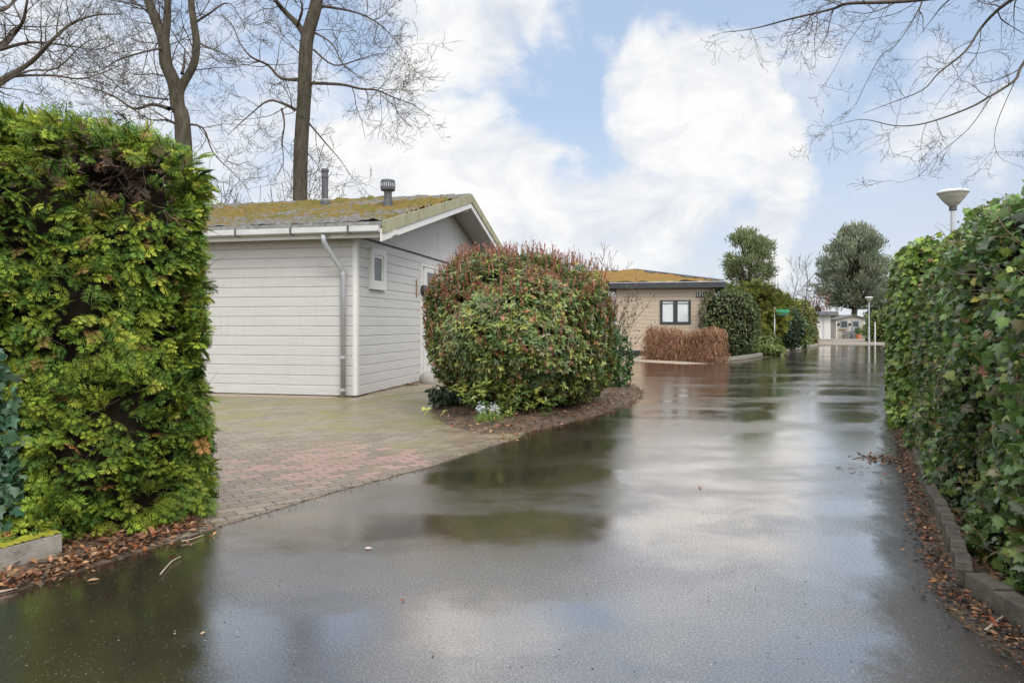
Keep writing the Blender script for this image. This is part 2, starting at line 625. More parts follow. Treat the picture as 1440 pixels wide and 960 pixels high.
mask = wb.math('ADD', acc, wb.math('MULTIPLY', wb.math('SUBTRACT', n1, .5), 2.0))
mask = wb.mapr(mask, .06, 1.0, 0, 1, True)
pale = wb.n('ShaderNodeBackground')
wb.set(pale.inputs[0], wb.ramp(ws.outputs['Z'], (.0, (.53, .55, .58)), (.10, (.44, .485, .56)), (.30, (.33, .41, .535))))
pale.inputs[1].default_value = 1.0
veil = wb.mapr(ws.outputs['Z'], .0, .30, .95, .72)
veil = wb.math('ADD', veil, wb.math('MULTIPLY', wb.mapr(n2, .4, .7), .12), True)
mx0 = wb.n('ShaderNodeMixShader')
wt.links.new(veil, mx0.inputs[0])
wt.links.new(bg.outputs[0], mx0.inputs[1])
wt.links.new(pale.outputs[0], mx0.inputs[2])
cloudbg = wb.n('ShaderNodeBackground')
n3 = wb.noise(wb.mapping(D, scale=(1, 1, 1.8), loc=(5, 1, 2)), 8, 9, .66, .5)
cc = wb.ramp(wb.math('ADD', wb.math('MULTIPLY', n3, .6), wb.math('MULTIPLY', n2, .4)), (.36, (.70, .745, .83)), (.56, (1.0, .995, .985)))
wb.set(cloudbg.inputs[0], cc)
over = wb.math('MAXIMUM', wb.mapr(ws.outputs['Z'], .42, .75, .66, 2.0), wb.mapr(ws.outputs['Y'], .35, -.2, .66, 1.7))   # unseen cloud overhead and behind is brightened to light the ground
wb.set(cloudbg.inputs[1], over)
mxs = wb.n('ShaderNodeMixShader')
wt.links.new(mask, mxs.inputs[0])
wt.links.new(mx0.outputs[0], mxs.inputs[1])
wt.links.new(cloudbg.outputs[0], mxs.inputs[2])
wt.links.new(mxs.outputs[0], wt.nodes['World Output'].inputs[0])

scene.view_settings.view_transform = 'Standard'
scene.view_settings.look = 'None'
scene.view_settings.exposure = .6
scene.view_settings.gamma = 1
scene.cycles.max_bounces = 6
scene.cycles.transparent_max_bounces = 12
scene.cycles.caustics_reflective = False
scene.cycles.caustics_refractive = False
scene.cycles.sample_clamp_indirect = 6


# ------------------------------------------------------------------ ground
def sheet(name, pts, z, mat):
    V = [(p[0], p[1], z) for p in pts]
    o = mk(name, V, [tuple(range(len(V)))], mat)
    bm = bmesh.new()
    bm.from_mesh(o.data)
    bmesh.ops.triangulate(bm, faces=bm.faces)
    for f in bm.faces:
        if f.normal.z < 0:
            f.normal_flip()
    rim = [e_ for e_ in bm.edges if e_.is_boundary]
    ex = bmesh.ops.extrude_edge_only(bm, edges=rim)
    for v_ in ex['geom']:
        if isinstance(v_, bmesh.types.BMVert):
            v_.co.z -= .03
    bm.to_mesh(o.data)
    bm.free()
    return tag(o, kind='structure')


def smoothline(pts, n=6):
    pts = [np.asarray(p, float) for p in pts]
    out = []
    for i in range(len(pts) - 1):
        p0, p1, p2, p3 = pts[max(i - 1, 0)], pts[i], pts[i + 1], pts[min(i + 2, len(pts) - 1)]
        for k in range(n):
            t = k / n
            out.append(.5 * ((2 * p1) + (-p0 + p2) * t + (2 * p0 - 5 * p1 + 4 * p2 - p3) * t * t + (-p0 + 3 * p1 - 3 * p2 + p3) * t ** 3))
    out.append(pts[-1])
    return out


sheet('ground', [(-500, -200), (500, -200), (500, 900), (-500, 900)], -.012, M['ground'])
# left edge of the asphalt: verge, parking bay, planting bed, side lane, far kerb
edge_l = [np.array([-3.6, -6, 0]), np.array([-3.2, 1.2, 0])] + [G(*q) for q in
          [(0, 834), (150, 786), (258, 746), (300, 728), (422, 692), (488, 673), (600, 643), (700, 615), (770, 594), (840, 572), (875, 561), (890, 553), (885, 546), (868, 540)]]
edge_l = smoothline(edge_l, 4)
side_lane = [np.array([-4.0, 17.2, 0]), np.array([-14, 17.5, 0]), np.array([-14, 23.2, 0]), np.array([2, 24.0, 0])]
far_l = [G(890, 505), G(990, 511), G(1060, 505), G(1100, 498), G(1140, 490), G(1152, 486.5)]
far_r = [G(1240, 485.5), G(1247, 492), G(1250, 505), G(1254, 530), G(1257, 560), G(1266, 620), G(1285, 700), G(1303, 800), G(1342, 868), G(1440, 928)]
road_pts = edge_l + side_lane + smoothline(far_l, 3) + smoothline(far_r, 4) + [np.array([2.35, .8, 0]), np.array([2.6, -6, 0])]
sheet('road', road_pts, 0.0, M['road'])

pav = [G(240, 762), G(300, 743), G(422, 706), G(488, 687), G(600, 657), G(702, 624), G(735, 612), G(748, 590)]
pav = smoothline(pav, 6)
pav = [G(225, 752)] + [q + np.array([0, random.uniform(-.02, .02), 0]) for q in pav] + [G(760, 560), np.array([-.6, 15.6, 0]), np.array([-1.6, 17.1, 0]), np.array([-9, 17.1, 0]), np.array([-10, 9, 0]), np.array([-5.0, 5.6, 0])]
sheet('driveway', pav, .006, M['paving'])
# sandy path that runs along the side wall
sheet('path', smoothline([G(505, 562), G(560, 555), G(612, 549), G(640, 540), G(622, 527), G(560, 540), G(505, 560)], 3), .012, M['path'])

# planting bed under the round shrub: a low mound of soil
bed_px = [(622, 570), (612, 580), (622, 594), (650, 604), (692, 610), (740, 607), (800, 594), (860, 577), (890, 565), (904, 555), (897, 546), (880, 540)]
rk = [G(*q) for q in bed_px] + [np.array([1.4, 16.2, 0]), np.array([-.6, 15.0, 0])]
ring = smoothline(rk[-2:] + rk + rk[:2], 5)[10:-5]
cen = np.mean(ring, axis=0)
V, F = [], []
lv = [(1.0, -.03), (1.0, .008), (.985, .018), (.94, .03), (.8, .07), (.5, .12), (.2, .15)]
for s, z in lv:
    for q in ring:
        w = cen + (q - cen) * s
        V.append((w[0], w[1], z + (.02 * snoise(np.array([w]), 6, 3)[0] if s < .9 else 0)))
n = len(ring)
for i in range(len(lv) - 1):
    for k in range(n):
        F.append((i * n + k, i * n + (k + 1) % n, (i + 1) * n + (k + 1) % n, (i + 1) * n + k))
F.append(tuple(range((len(lv) - 1) * n, len(lv) * n)))
tag(mk('soil_bed', V, F, M['soil'], smooth=True), kind='structure')

# soil verge below the left hedge
sheet('verge_soil', [np.array([-3.3, 1.0, 0])] + [G(*q) for q in [(0, 837), (150, 791), (262, 755), (285, 728)]] + [np.array([-3.2, 6.3, 0]), np.array([-7, 3.5, 0]), np.array([-6, 0, 0])], .004, M['soil'])
# soil strip under the right hedges
sheet('hedge_soil', smoothline(far_r, 4) + [np.array([2.35, .8, 0]), np.array([2.6, -4, 0]), np.array([6, -4, 0]), np.array([9, 8, 0]), np.array([26, 40, 0])], .004, M['soil'])
sheet('gravel_strip', [G(870, 505), G(905, 509), G(960, 512), G(1005, 511), G(960, 503), G(905, 500), G(865, 500)], .006, M['gravel'])
# pale gravel along the house front
O = G(501, 558.5)
Dv = np.array([math.sin(math.radians(12.05)), math.cos(math.radians(12.05)), 0])
Lv = np.array([-Dv[1], Dv[0], 0])
UP = np.array([0, 0, 1.0])


def hp(s, t, z):
    return O + Lv * s + Dv * t + UP * z


sheet('gravel_strip', [hp(.35, -.42, 0), hp(.35, -.02, 0), hp(9, -.02, 0), hp(9, -.42, 0)], .014, M['gravel'])
sheet('far_pavement', [G(1148, 485), G(1242, 485), np.array([38, 66, 0]), np.array([27, 66, 0])], .006, M['far_paving'])
# raised kerb along the far hedges on the left
kl = smoothline([G(1000, 506.5), G(1035, 506), G(1062, 502), G(1100, 495.5), G(1140, 488.5), G(1152, 485.6)], 4)
mb = MB()
for a, c in zip(kl[:-1], kl[1:]):
    d = nrm(c - a)
    q = np.array([-d[1], d[0], 0]) * .14
    mb.box(a, c - a, q, UP * .13)
tag(mb.build('kerb', M['concrete']), kind='structure')


# ------------------------------------------------------------------ leaves
def tri_fan(outline, centre):
    V = [centre] + list(outline)
    k = len(outline)
    F = [(0, 1 + i, 1 + (i + 1) % k) for i in range(k)]
    return np.array(V, float), np.array(F)


IVY = tri_fan([(0, 0, .02), (.28, -.08, -.04), (.52, .16, -.08), (.34, .34, .0), (.44, .58, -.06), (.2, .62, .0), (0, 1, -.1),
               (-.2, .62, .0), (-.44, .58, -.06), (-.34, .34, .0), (-.52, .16, -.08), (-.28, -.08, -.04)], (0, .33, .05))
IVY_C = np.array([1.25, 1.3] + [.95, .85, 1.0, .88, 1.05, .95, 1.05, .88, 1.0, .85, .95])
OVAL = (np.array([(0, 0, 0), (0, .5, -.03), (0, 1, -.14), (.17, .28, .05), (.19, .62, .02), (-.17, .28, .05), (-.19, .62, .02)], float),
        np.array([(0, 3, 1), (3, 4, 1), (4, 2, 1), (0, 1, 5), (5, 1, 6), (6, 1, 2)]))
OVAL_C = np.array([1.15, 1.15, 1.0, .95, .9, .95, .9])
SMALL = (np.array([(0, 0, 0), (.26, .45, .07), (0, 1, -.05), (-.26, .45, .07)], float), np.array([(0, 1, 2), (0, 2, 3)]))
NEEDLE = (np.array([(0, 0, 0), (.11, .6, .03), (0, 1, 0), (-.11, .6, .03)], float), np.array([(0, 1, 2), (0, 2, 3)]))
BLADE = (np.array([(-.035, 0, 0), (.035, 0, 0), (.03, .5, .05), (-.03, .5, .05), (0, 1, -.05)], float), np.array([(0, 1, 2), (0, 2, 3), (3, 2, 4)]))


def make_frond(seed):
    V, F, C = [], [], []
    r = random.Random(seed)

    def loz(p, d, L, w, c):
        d = nrm(d)
        x = np.array([d[1], -d[0], 0])
        b = len(V)
        m = p + d * L * .55
        V.extend([p, m + x * w, p + d * L, m - x * w])
        F.extend([(b, b + 1, b + 2), (b, b + 2, b + 3)])
        C.extend([c * .8, c, c * 1.2, c])
    cv, dr = r.uniform(-.25, .25), r.uniform(.15, .4)

    def bend(q):
        return np.array([q[0] + cv * q[1] ** 2, q[1], .12 * math.sin(q[1] * 2.4) - dr * q[1] ** 2 - .35 * abs(q[0]) ** 1.5])
    loz(np.array([0, 0, 0.]), np.array([0, 1, 0.]), 1, .020, .8)
    n = 5
    for i in range(n):
        for sx in (-1, 1):
            y = .12 + .78 * (i + (.35 if sx > 0 else 0)) / n + r.uniform(-.02, .02)
            L = (.46 * (1 - y) + .14) * r.uniform(.7, 1.2)
            a = math.radians(r.uniform(34, 52))
            d = np.array([sx * math.sin(a), math.cos(a), 0])
            p0 = np.array([0, y, 0])
            loz(p0, d, L, .017, .85 + .3 * y)
            for j in range(2):
                for s2 in (-1, 1):
                    q = p0 + d * L * (.30 + .28 * j + (.1 if s2 > 0 else 0))
                    a2 = a + s2 * math.radians(r.uniform(30, 42))
                    loz(q, np.array([sx * math.sin(a2), math.cos(a2), 0]), L * (.42 - .1 * j), .0165, .92 + .35 * y)
    V = np.array([bend(q) for q in V])
    return (V, np.array(F)), np.array(C)


FRONDS = [make_frond(k_) for k_ in (3, 8, 15)]
FROND, FROND_C = FRONDS[0]


def scatter(tmpl, Pp, Yd, Zd, S, C, tc=None):
    """copies of one leaf laid at P, growing along Y with face towards Z"""
    tv, tf = tmpl
    y = nrm(Yd)
    x = nrm(np.cross(y, Zd))
    z = np.cross(x, y)
    R = np.stack([x, y, z], -1)
    V = np.einsum('nij,kj->nki', R, tv) * np.asarray(S)[:, None, None] + Pp[:, None, :]
    nn, k = len(Pp), len(tv)
    F = tf[None] + (np.arange(nn) * k)[:, None, None]
    c = np.repeat(C[:, None, :], k, 1)
    if tc is not None:
        c = c * tc[None, :, None]
    return V.reshape(-1, 3), F.reshape(-1, 3), c.reshape(-1, 3)


def join(parts):
    V, F, C, b = [], [], [], 0
    for v, f, c in parts:
        V.append(v)
        F.append(f + b)
        C.append(c)
        b += len(v)
    return np.concatenate(V), np.concatenate(F), np.concatenate(C)


def palette(n, cols, w, jit=.18):
    cols = np.array(cols)
    w = np.array(w, float)
    c = cols[rng.choice(len(cols), n, p=w / w.sum())]
    return c * rng.uniform(1 - jit, 1 + jit, (n, 1)) * rng.uniform(.94, 1.06, (n, 3))


def rdir(n):
    return nrm(rng.normal(size=(n, 3)))


# hedges: rounded-box section swept along a base line; face lies to the right hand of the path direction or the left
class Hedge:
    def __init__(s, path, height, width, side=1, ex=6, lump=.06, lf=3.0, seed=1, ends=(True, True)):
        s.p = np.array([np.asarray(q[:2], float) for q in path])
        seg = np.linalg.norm(np.diff(s.p, axis=0), axis=1)
        s.cum = np.concatenate([[0], np.cumsum(seg)])
        s.L = s.cum[-1]
        s.h, s.w, s.side, s.ex, s.lump, s.lf, s.seed, s.ends = height, width, side, ex, lump, lf, seed, ends
        u = np.linspace(0, 1, 300)
        th = np.concatenate([np.pi / 2 * u ** ex, (np.pi - np.pi / 2 * u ** ex)[-2::-1]])
        s.tx, s.tz = s.sec(th)
        d = np.hypot(np.diff(s.tx * width), np.diff(s.tz * (height(0) if callable(height) else height)))
        s.ta = np.concatenate([[0], np.cumsum(d)])
        s.th = th

    def sec(s, th):
        c, q = np.cos(th), np.sin(th)
        x = .5 - .5 * np.sign(c) * np.abs(c) ** (2 / s.ex)
        return x, np.abs(q) ** (2 / s.ex)

    def at(s, l):
        l = np.clip(l, 0, s.L)
        x = np.interp(l, s.cum, s.p[:, 0])
        y = np.interp(l, s.cum, s.p[:, 1])
        e = .12
        x2 = np.interp(np.clip(l + e, 0, s.L), s.cum, s.p[:, 0]) - np.interp(np.clip(l - e, 0, s.L), s.cum, s.p[:, 0])
        y2 = np.interp(np.clip(l + e, 0, s.L), s.cum, s.p[:, 1]) - np.interp(np.clip(l - e, 0, s.L), s.cum, s.p[:, 1])
        t = nrm(np.stack([x2, y2], -1))
        nn = np.stack([t[:, 1], -t[:, 0]], -1) * s.side            # outward from the face
        return np.stack([x, y], -1), t, nn

    def hh(s, l):
        return np.array([s.h(q) for q in l]) if callable(s.h) else np.full(len(l), float(s.h))

    def point(s, l, th, inset=0.0):
        q, t, nn = s.at(l)
        x, z = s.sec(th)
        h = s.hh(l)
        xy = q - nn * (x * s.w)[:, None]
        pos = np.concatenate([xy, (z * h)[:, None]], 1)
        e = .02
        xa, za = s.sec(np.clip(th - e, 0, np.pi))
        xb, zb = s.sec(np.clip(th + e, 0, np.pi))
        dx, dz = (xb - xa) * s.w, (zb - za) * h
        nx, nz = -dz, dx                                            # section tangent turned outward
        nv = nrm(np.concatenate([-nn * nx[:, None], nz[:, None]], 1))
        # near an open end the side rounds off
        pos = pos + nv * (s.lump * snoise(pos, s.lf, s.seed) + .5 * s.lump * snoise(pos, s.lf * 2.7, s.seed + 5) - inset)[:, None]
        return pos, nv

    def sample(s, n, band=(0, 1)):
        """points over face, top and back; band picks part of the section by arc length"""
        l = rng.uniform(0, s.L, n)
        a = rng.uniform(band[0], band[1], n) * s.ta[-1]
        return s.point(l, np.interp(a, s.ta, s.th))

    def end(s, n, which):
        l = np.full(n, 0.0 if which == 0 else s.L)
        q, t, nn = s.at(l)
        sg = -1 if which == 0 else 1
        X = rng.uniform(0.0, 1, n)
        Z = rng.uniform(0, 1, n)
        inside = np.abs(2 * X - 1) ** s.ex + Z ** s.ex < 1
        h = s.hh(l)
        pos = np.concatenate([q - nn * (X * s.w)[:, None], (Z * h)[:, None]], 1)
        nv = np.concatenate([t * sg, np.zeros((n, 1))], 1)
        bul = .12 * (1 - np.abs(2 * X - 1) ** 3)
        pos = pos + nv * (bul + s.lump * snoise(pos, s.lf, s.seed + 2))[:, None]
        nv = nrm(nv - np.concatenate([nn, np.zeros((n, 1))], 1) * ((2 * X - 1) ** 3)[:, None])
        return pos[inside], nv[inside]

    def core(s, name, mat, parent, inset=.16, dent=None):
        m = max(int(s.L / .18), 3)
        l = np.linspace(min(inset, s.L * .3), s.L - min(inset, s.L * .3), m)
        k = 26
        a = np.linspace(0.0, 1, k) * s.ta[-1]
        th = np.interp(a, s.ta, s.th)
        V = []
        for li in l:
            pos, nv = s.point(np.full(k, li), th, inset)
            if dent:
                for c, r, dp in dent:
                    w = np.exp(-((np.linalg.norm((pos - c) / r, axis=1)) ** 2) * 1.4)
                    pos = pos - nv * (w * dp)[:, None]
            pos[0, 2] = pos[-1, 2] = -.02
            V.append(pos)
        V = np.concatenate(V)
        F = [(i * k + j, i * k + j + 1, (i + 1) * k + j + 1, (i + 1) * k + j) for i in range(m - 1) for j in range(k - 1)]
        F += [tuple(range(k)), tuple(range((m - 1) * k, m * k))]
        return mk(name, V, F, mat, parent)


def leafy(pos, nv, tmpl, tc, size, cols, w, lay=.5, droop=.5, depth=.08, jit=.18, zf=.7):
    """lay leaves on surface points: facing mostly outward, tips drooping"""
    n = len(pos)
    d = rng.uniform(0, 1, n) ** 1.6 * depth
    p = pos - nv * d[:, None] + rng.normal(0, .012, (n, 3))
    y = rdir(n) * .8 + np.array([0, 0, -droop]) + nv * .35
    z = nv * zf + rdir(n) * lay + np.array([0, 0, .25])
    return scatter(tmpl, p, y, z, size * (.42 + 1.15 * rng.uniform(0, 1, n) ** 1.4), palette(n, cols, w, jit) * (1 + .25 * snoise(pos, 1.9, 7))[:, None], tc)


IVY_COLS = [(.055, .11, .028), (.095, .17, .042), (.15, .225, .055), (.175, .21, .135), (.24, .28, .07), (.48, .42, .10), (.26, .14, .07), (.22, .20, .11)]
IVY_W = [20, 28, 24, 20, 10, 2, 2.6, 6]


def twig_set(pos, d, L, r, n=5, wander=.25):
    out = []
    for i in range(len(pos)):
        q = [pos[i]]
        di = nrm(d[i])
        for k in range(n - 1):
            di = nrm(di + rng.normal(0, wander, 3))
            q.append(q[-1] + di * L[i] / (n - 1))
        out.append((np.array(q), np.linspace(r[i], r[i] * .35, n)))
    return out


# ---- near ivy hedge on the right
ih = empty('ivy_hedge', (3.4, 4.6, 0), 'thick dark ivy covered hedge rising close beside the brick kerb', 'hedge')
iv = Hedge([(2.40, .4), (2.36, 2.2), (2.37, 3.15), (2.60, 3.80), (3.22, 5.10), (4.22, 7.0), (4.72, 7.9)], lambda l: 2.15 + .06 * math.sin(l * 1.3), 1.7, -1, 5, .10, 3.0, 21)
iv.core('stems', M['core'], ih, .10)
parts = []
pos, nv = iv.sample(42000, (0, .62))
keep = pos[:, 1] > 1.0
pos, nv = pos[keep], nv[keep]
gap = (snoise(pos, 6.5, 77) > .85) & (rng.uniform(size=len(pos)) < .75)
pos, nv = pos[~gap], nv[~gap]
parts.append(leafy(pos, nv, IVY, IVY_C, .047, IVY_COLS, IVY_W, .95, .6, .13))
pos, nv = iv.sample(900, (0, .55))
k = (pos[:, 1] > 1) & (snoise(pos, 2.2, 5) > .1)
parts.append(leafy(pos[k], nv[k], IVY, IVY_C, .070, IVY_COLS[:4] + [(.12, .24, .035)], [20, 30, 24, 16, 10], .45, .8, .0))
pos, nv = iv.end(2500, 1)
parts.append(leafy(pos, nv, IVY, IVY_C, .060, IVY_COLS, IVY_W, .5, .7, .06))
V, F, C = join(parts)
big('foliage', V, F, M['ivy'], ih, C)
pos, nv = iv.sample(420, (0, .5))
k = pos[:, 1] > 1.2
pos, nv = pos[k], nv[k]
tag(tubes('dry_twigs', twig_set(pos - nv * .02, rdir(len(pos)) + nv * .4, rng.uniform(.1, .35, len(pos)), rng.uniform(.0015, .004, len(pos))), mottled('dry_twig', (.20, .13, .075), (.33, .22, .13), .8, 10), ih), kind='stuff')

# ---- bright ivy hedge behind it
bh = empty('ivy_hedge', (5.4, 9.2, 0), 'taller bright yellow green ivy hedge just past the dark ivy', 'hedge')
b2 = Hedge([G(1262, 606)[:2] + np.array([.05, .1]), (5.5, 9.9), (6.5, 11.7)], 2.45, 1.5, -1, 9, .05, 3, 31)
b2.core('stems', M['core'], bh, .14)
GREEN2 = [(.13, .22, .04), (.21, .30, .05), (.29, .37, .07), (.08, .14, .03), (.22, .13, .055)]
parts = []
pos, nv = b2.sample(6500, (0, .62))
parts.append(leafy(pos, nv, IVY, IVY_C, .075, GREEN2, [25, 30, 22, 20, 3], .5, .7, .1))
pos, nv = b2.end(3200, 0)
parts.append(leafy(pos, nv, IVY, IVY_C, .075, GREEN2, [25, 30, 22, 20, 3], .5, .7, .08))
V, F, C = join(parts)
big('foliage', V, F, M['ivy'], bh, C)

# ---- far right clipped hedge running to the end of the lane
fh = empty('clipped_hedge', (9, 16, 0), 'long green hedge with brown patches stretching away behind the bright ivy', 'hedge')
f3 = Hedge([(6.9, 12.0), (9.95, 17.6), (14.6, 26.4), (20.2, 36.5)], lambda l: 1.95 - .012 * l, 1.3, -1, 6, .09, 2.2, 41)
f3.core('stems', M['core'], fh, .16)
pos, nv = f3.sample(15000, (0, .62))
q = rng.uniform(0, 1, len(pos))
sz = .085 + .0035 * (pos[:, 1] - 12)
V, F, C = leafy(pos, nv, IVY, IVY_C, .1, [(.06, .11, .025), (.10, .16, .03), (.15, .20, .045), (.17, .10, .045), (.22, .12, .06)], [30, 30, 20, 8, 5], .5, .6, .12)
big('foliage', V, F, M['ivy'], fh, C)

# ---- thuja hedge on the left
A, B, C3 = np.array([-2.20, 4.86]), np.array([-3.02, 4.12]), np.array([-4.3, 3.15])
th_ = empty('conifer_hedge', (-2.8, 4.7, 0), 'tall yellow green conifer hedge with a dark bare hole near its top', 'hedge')
tj = Hedge([A, B, C3, C3 + np.array([-1.6, -1.6])], lambda l: float(np.interp(l, [0, .5, 1.2], [2.52, 2.70, 2.78])), 1.35, -1, 6, .12, 3.0, 51)


def face_pt(u, v):
    """point of the hedge face seen at a pixel"""
    k = (u - U0) / FPX
    d = B - A
    s = (A[0] - k * A[1]) / (k * d[1] - d[0])
    q = A + d * s
    return np.array([q[0], q[1], H + (V0 - v) / FPX * q[1]])


HOLES = [(face_pt(145, 238), np.array([.32, .32, .22]), .5), (face_pt(205, 255), np.array([.30, .30, .19]), .45), (face_pt(258, 555), np.array([.11, .11, .17]), .3),
         (face_pt(95, 470), np.array([.05, .05, .12]), .2), (face_pt(60, 640), np.array([.05, .05, .14]), .2)]
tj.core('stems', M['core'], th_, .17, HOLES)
FCOLS = [(.20, .28, .035), (.29, .36, .045), (.42, .46, .07), (.085, .16, .03), (.14, .225, .04), (.32, .22, .07), (.46, .22, .08)]
FW = [26, 20, 9, 20, 22, 3.0, 1.4]


def fronds(pos, nv, size, n=None):
    n = len(pos)
    ok = np.ones(n, bool)
    for c, r, dp in HOLES:
        d = np.linalg.norm((pos - c) / r, axis=1) + .12 * rng.normal(size=n)
        ok &= (d > 1.0) | (rng.uniform(size=n) < .015)
    pos, nv = pos[ok], nv[ok]
    n = len(pos)
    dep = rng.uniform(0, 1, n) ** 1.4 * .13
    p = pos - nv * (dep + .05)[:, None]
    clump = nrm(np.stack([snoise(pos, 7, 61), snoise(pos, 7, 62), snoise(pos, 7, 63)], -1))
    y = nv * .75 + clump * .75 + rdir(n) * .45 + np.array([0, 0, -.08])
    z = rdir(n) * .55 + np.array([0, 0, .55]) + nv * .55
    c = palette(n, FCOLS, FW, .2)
    dark = np.clip(dep / .13, 0, 1)                                   # sprays set deeper are a duller, darker green
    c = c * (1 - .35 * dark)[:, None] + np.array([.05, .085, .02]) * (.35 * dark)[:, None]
    c = c * (1 + .22 * snoise(pos, 2.6, 64))[:, None]
    S_ = size * rng.uniform(.55, 1.4, n)
    g = rng.integers(0, 3, n)
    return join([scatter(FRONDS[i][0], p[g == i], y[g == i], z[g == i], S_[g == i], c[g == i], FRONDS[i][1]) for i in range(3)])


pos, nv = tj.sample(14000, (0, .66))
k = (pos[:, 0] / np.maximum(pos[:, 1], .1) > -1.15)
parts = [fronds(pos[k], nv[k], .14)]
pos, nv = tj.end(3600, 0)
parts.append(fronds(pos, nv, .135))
top = (rng.uniform(0, 2.4, 420))
pos, nv = tj.point(top, np.full(420, np.pi / 2) + rng.normal(0, .5, 420))
parts.append(scatter(FROND, pos, rdir(420) * .9 + np.array([.2, -.25, .7]), rdir(420) * .4 + np.array([.5, -.6, .3]), .135 * rng.uniform(.6, 1.4, 420), palette(420, FCOLS, FW), FROND_C))
V, F, C = join(parts)
big('foliage', V, F, M['needle'], th_, C)
lines = []
for c, r, dp in HOLES:
    m = 60 if r[2] > .16 and r[0] > .2 else 20
    nv = np.array([A[1] - B[1], B[0] - A[0], 0])
    nv = nrm(np.array([.67, -.74, 0]))
    st = c - nv * .36 + rng.normal(0, 1, (m, 3)) * r * np.array([.7, .7, .75])
    lines += twig_set(st, nv * .8 + rdir(m) * .9 + np.array([0, 0, .15]), rng.uniform(.14, .42, m), rng.uniform(.002, .0055, m), 6, .35)
pos, nv = tj.sample(260, (0, .5))
lines += twig_set(pos - nv * .1, nv * .5 + rdir(len(pos)), rng.uniform(.12, .3, len(pos)), rng.uniform(.0015, .003, len(pos)), 5, .3)
tag(tubes('bare_twigs', lines, mottled('grey_brown_twig', (.055, .036, .024), (.14, .095, .065), .85, 10), th_), kind='stuff')
c0, r0, _ = HOLES[0]
m = 170
st = c0 - nrm(np.array([.67, -.74, 0])) * .2 + rng.normal(0, 1, (m, 3)) * r0 * .7
V, F, C = scatter(FROND, st, rdir(m) + np.array([.2, -.3, -.5]), rdir(m), .09 * rng.uniform(.5, 1.3, m), palette(m, [(.10, .055, .03), (.16, .08, .04), (.06, .04, .025)], [4, 2, 4]), FROND_C)
big('dead_sprays', V, F, M['litter'], th_, C)

# ---- ivy climbing at the left edge
le = empty('ivy_plant', (-3.05, 3.95, 0), 'blue green ivy climbing the conifer hedge at its foot', 'plant')
n = 1700
uu, vv = rng.uniform(-170, 44, n), rng.uniform(495, 735, n)
ok = (uu < 38 - np.abs(vv - 640) * .16 - 16 * rng.uniform(size=n)) & (uu > -150 + np.abs(vv - 650) * .5 + 40 * rng.uniform(size=n))
pos = np.array([face_pt(a, c) for a, c in zip(uu[ok], vv[ok])])
nv = np.repeat(nrm(np.array([[.67, -.74, .1]])), len(pos), 0)
V, F, C = leafy(pos + nv * .13, nv, IVY, IVY_C, .062, [(.035, .09, .05), (.06, .13, .065), (.09, .16, .09), (.13, .19, .12)], [25, 30, 20, 10], .6, .7, .14)
big('foliage', V, F, M['ivy'], le, C)
st = pos[rng.choice(len(pos), 26)].copy()
st[:, 2] *= .4
tubes('stems', twig_set(st, np.repeat([[0, 0, 1.]], 26, 0), np.full(26, .5), np.full(26, .003), 6, .3), M['stem'], le)


# ------------------------------------------------------------------ shrubs
class Blob:
    """a lumpy rounded shrub: centre on the ground, half-widths a, b turned by rot, height h"""
    def __init__(s, c, a, b, h, rot=0, ex=2.6, lump=.1, lf=2.2, seed=1, zc=.45, z0=0.0):
        s.c, s.a, s.b, s.h, s.ex, s.lump, s.lf, s.seed, s.zc, s.z0 = np.array(list(c[:2]) + [0.]), a, b, h, ex, lump, lf, seed, zc, z0
        s.r = np.array([[math.cos(rot), -math.sin(rot), 0], [math.sin(rot), math.cos(rot), 0], [0, 0, 1]])

    def shape(s, d):
        ru, rd = s.h * (1 - s.zc), s.h * s.zc - s.z0
        q = np.stack([d[:, 0] / s.a, d[:, 1] / s.b, np.where(d[:, 2] > 0, d[:, 2] / ru, d[:, 2] / rd)], -1)
        rr = (np.abs(q) ** s.ex).sum(1) ** (-1 / s.ex)
        loc = d * rr[:, None]
        g = np.sign(q) * np.abs(loc / np.stack([np.full(len(d), s.a), np.full(len(d), s.b), np.where(d[:, 2] > 0, ru, rd)], -1)) ** (s.ex - 1)
        nv = nrm(g / np.array([s.a, s.b, s.h / 2]))
        return loc, nv

    def sample(s, n, inset=0.0):
        # even coverage: weight directions by stretching
        d = nrm(rng.normal(size=(n, 3)) * np.array([s.a, s.b, s.h / 2]))
        loc, nv = s.shape(d)
        loc = loc @ s.r.T
        nv = nv @ s.r.T
        pos = s.c + loc + np.array([0, 0, s.h * s.zc])
        pos = pos + nv * (s.lump * snoise(pos, s.lf, s.seed) + .6 * s.lump * snoise(pos, s.lf * 2.6, s.seed + 9) - inset)[:, None]
        return pos, nv

    def core(s, name, mat, parent, inset=.2):
        V, F = [], []
        m, k = 12, 20
        D = np.array([[math.cos(2 * math.pi * j / k) * math.cos(e), math.sin(2 * math.pi * j / k) * math.cos(e), math.sin(e)]
                      for e in np.linspace(-1.45, 1.45, m) for j in range(k)])
        loc, nv = s.shape(D)
        loc, nv = loc @ s.r.T, nv @ s.r.T
        pos = s.c + loc + np.array([0, 0, s.h * s.zc])
        pos = pos + nv * (s.lump * snoise(pos, s.lf, s.seed) - inset)[:, None]
        pos[:, 2] = np.maximum(pos[:, 2], -.01)
        F = [(i * k + j, i * k + (j + 1) % k, (i + 1) * k + (j + 1) % k, (i + 1) * k + j) for i in range(m - 1) for j in range(k)]
        F += [tuple(range(k)), tuple(range((m - 1) * k, m * k))]
        return mk(name, pos, F, mat, parent)


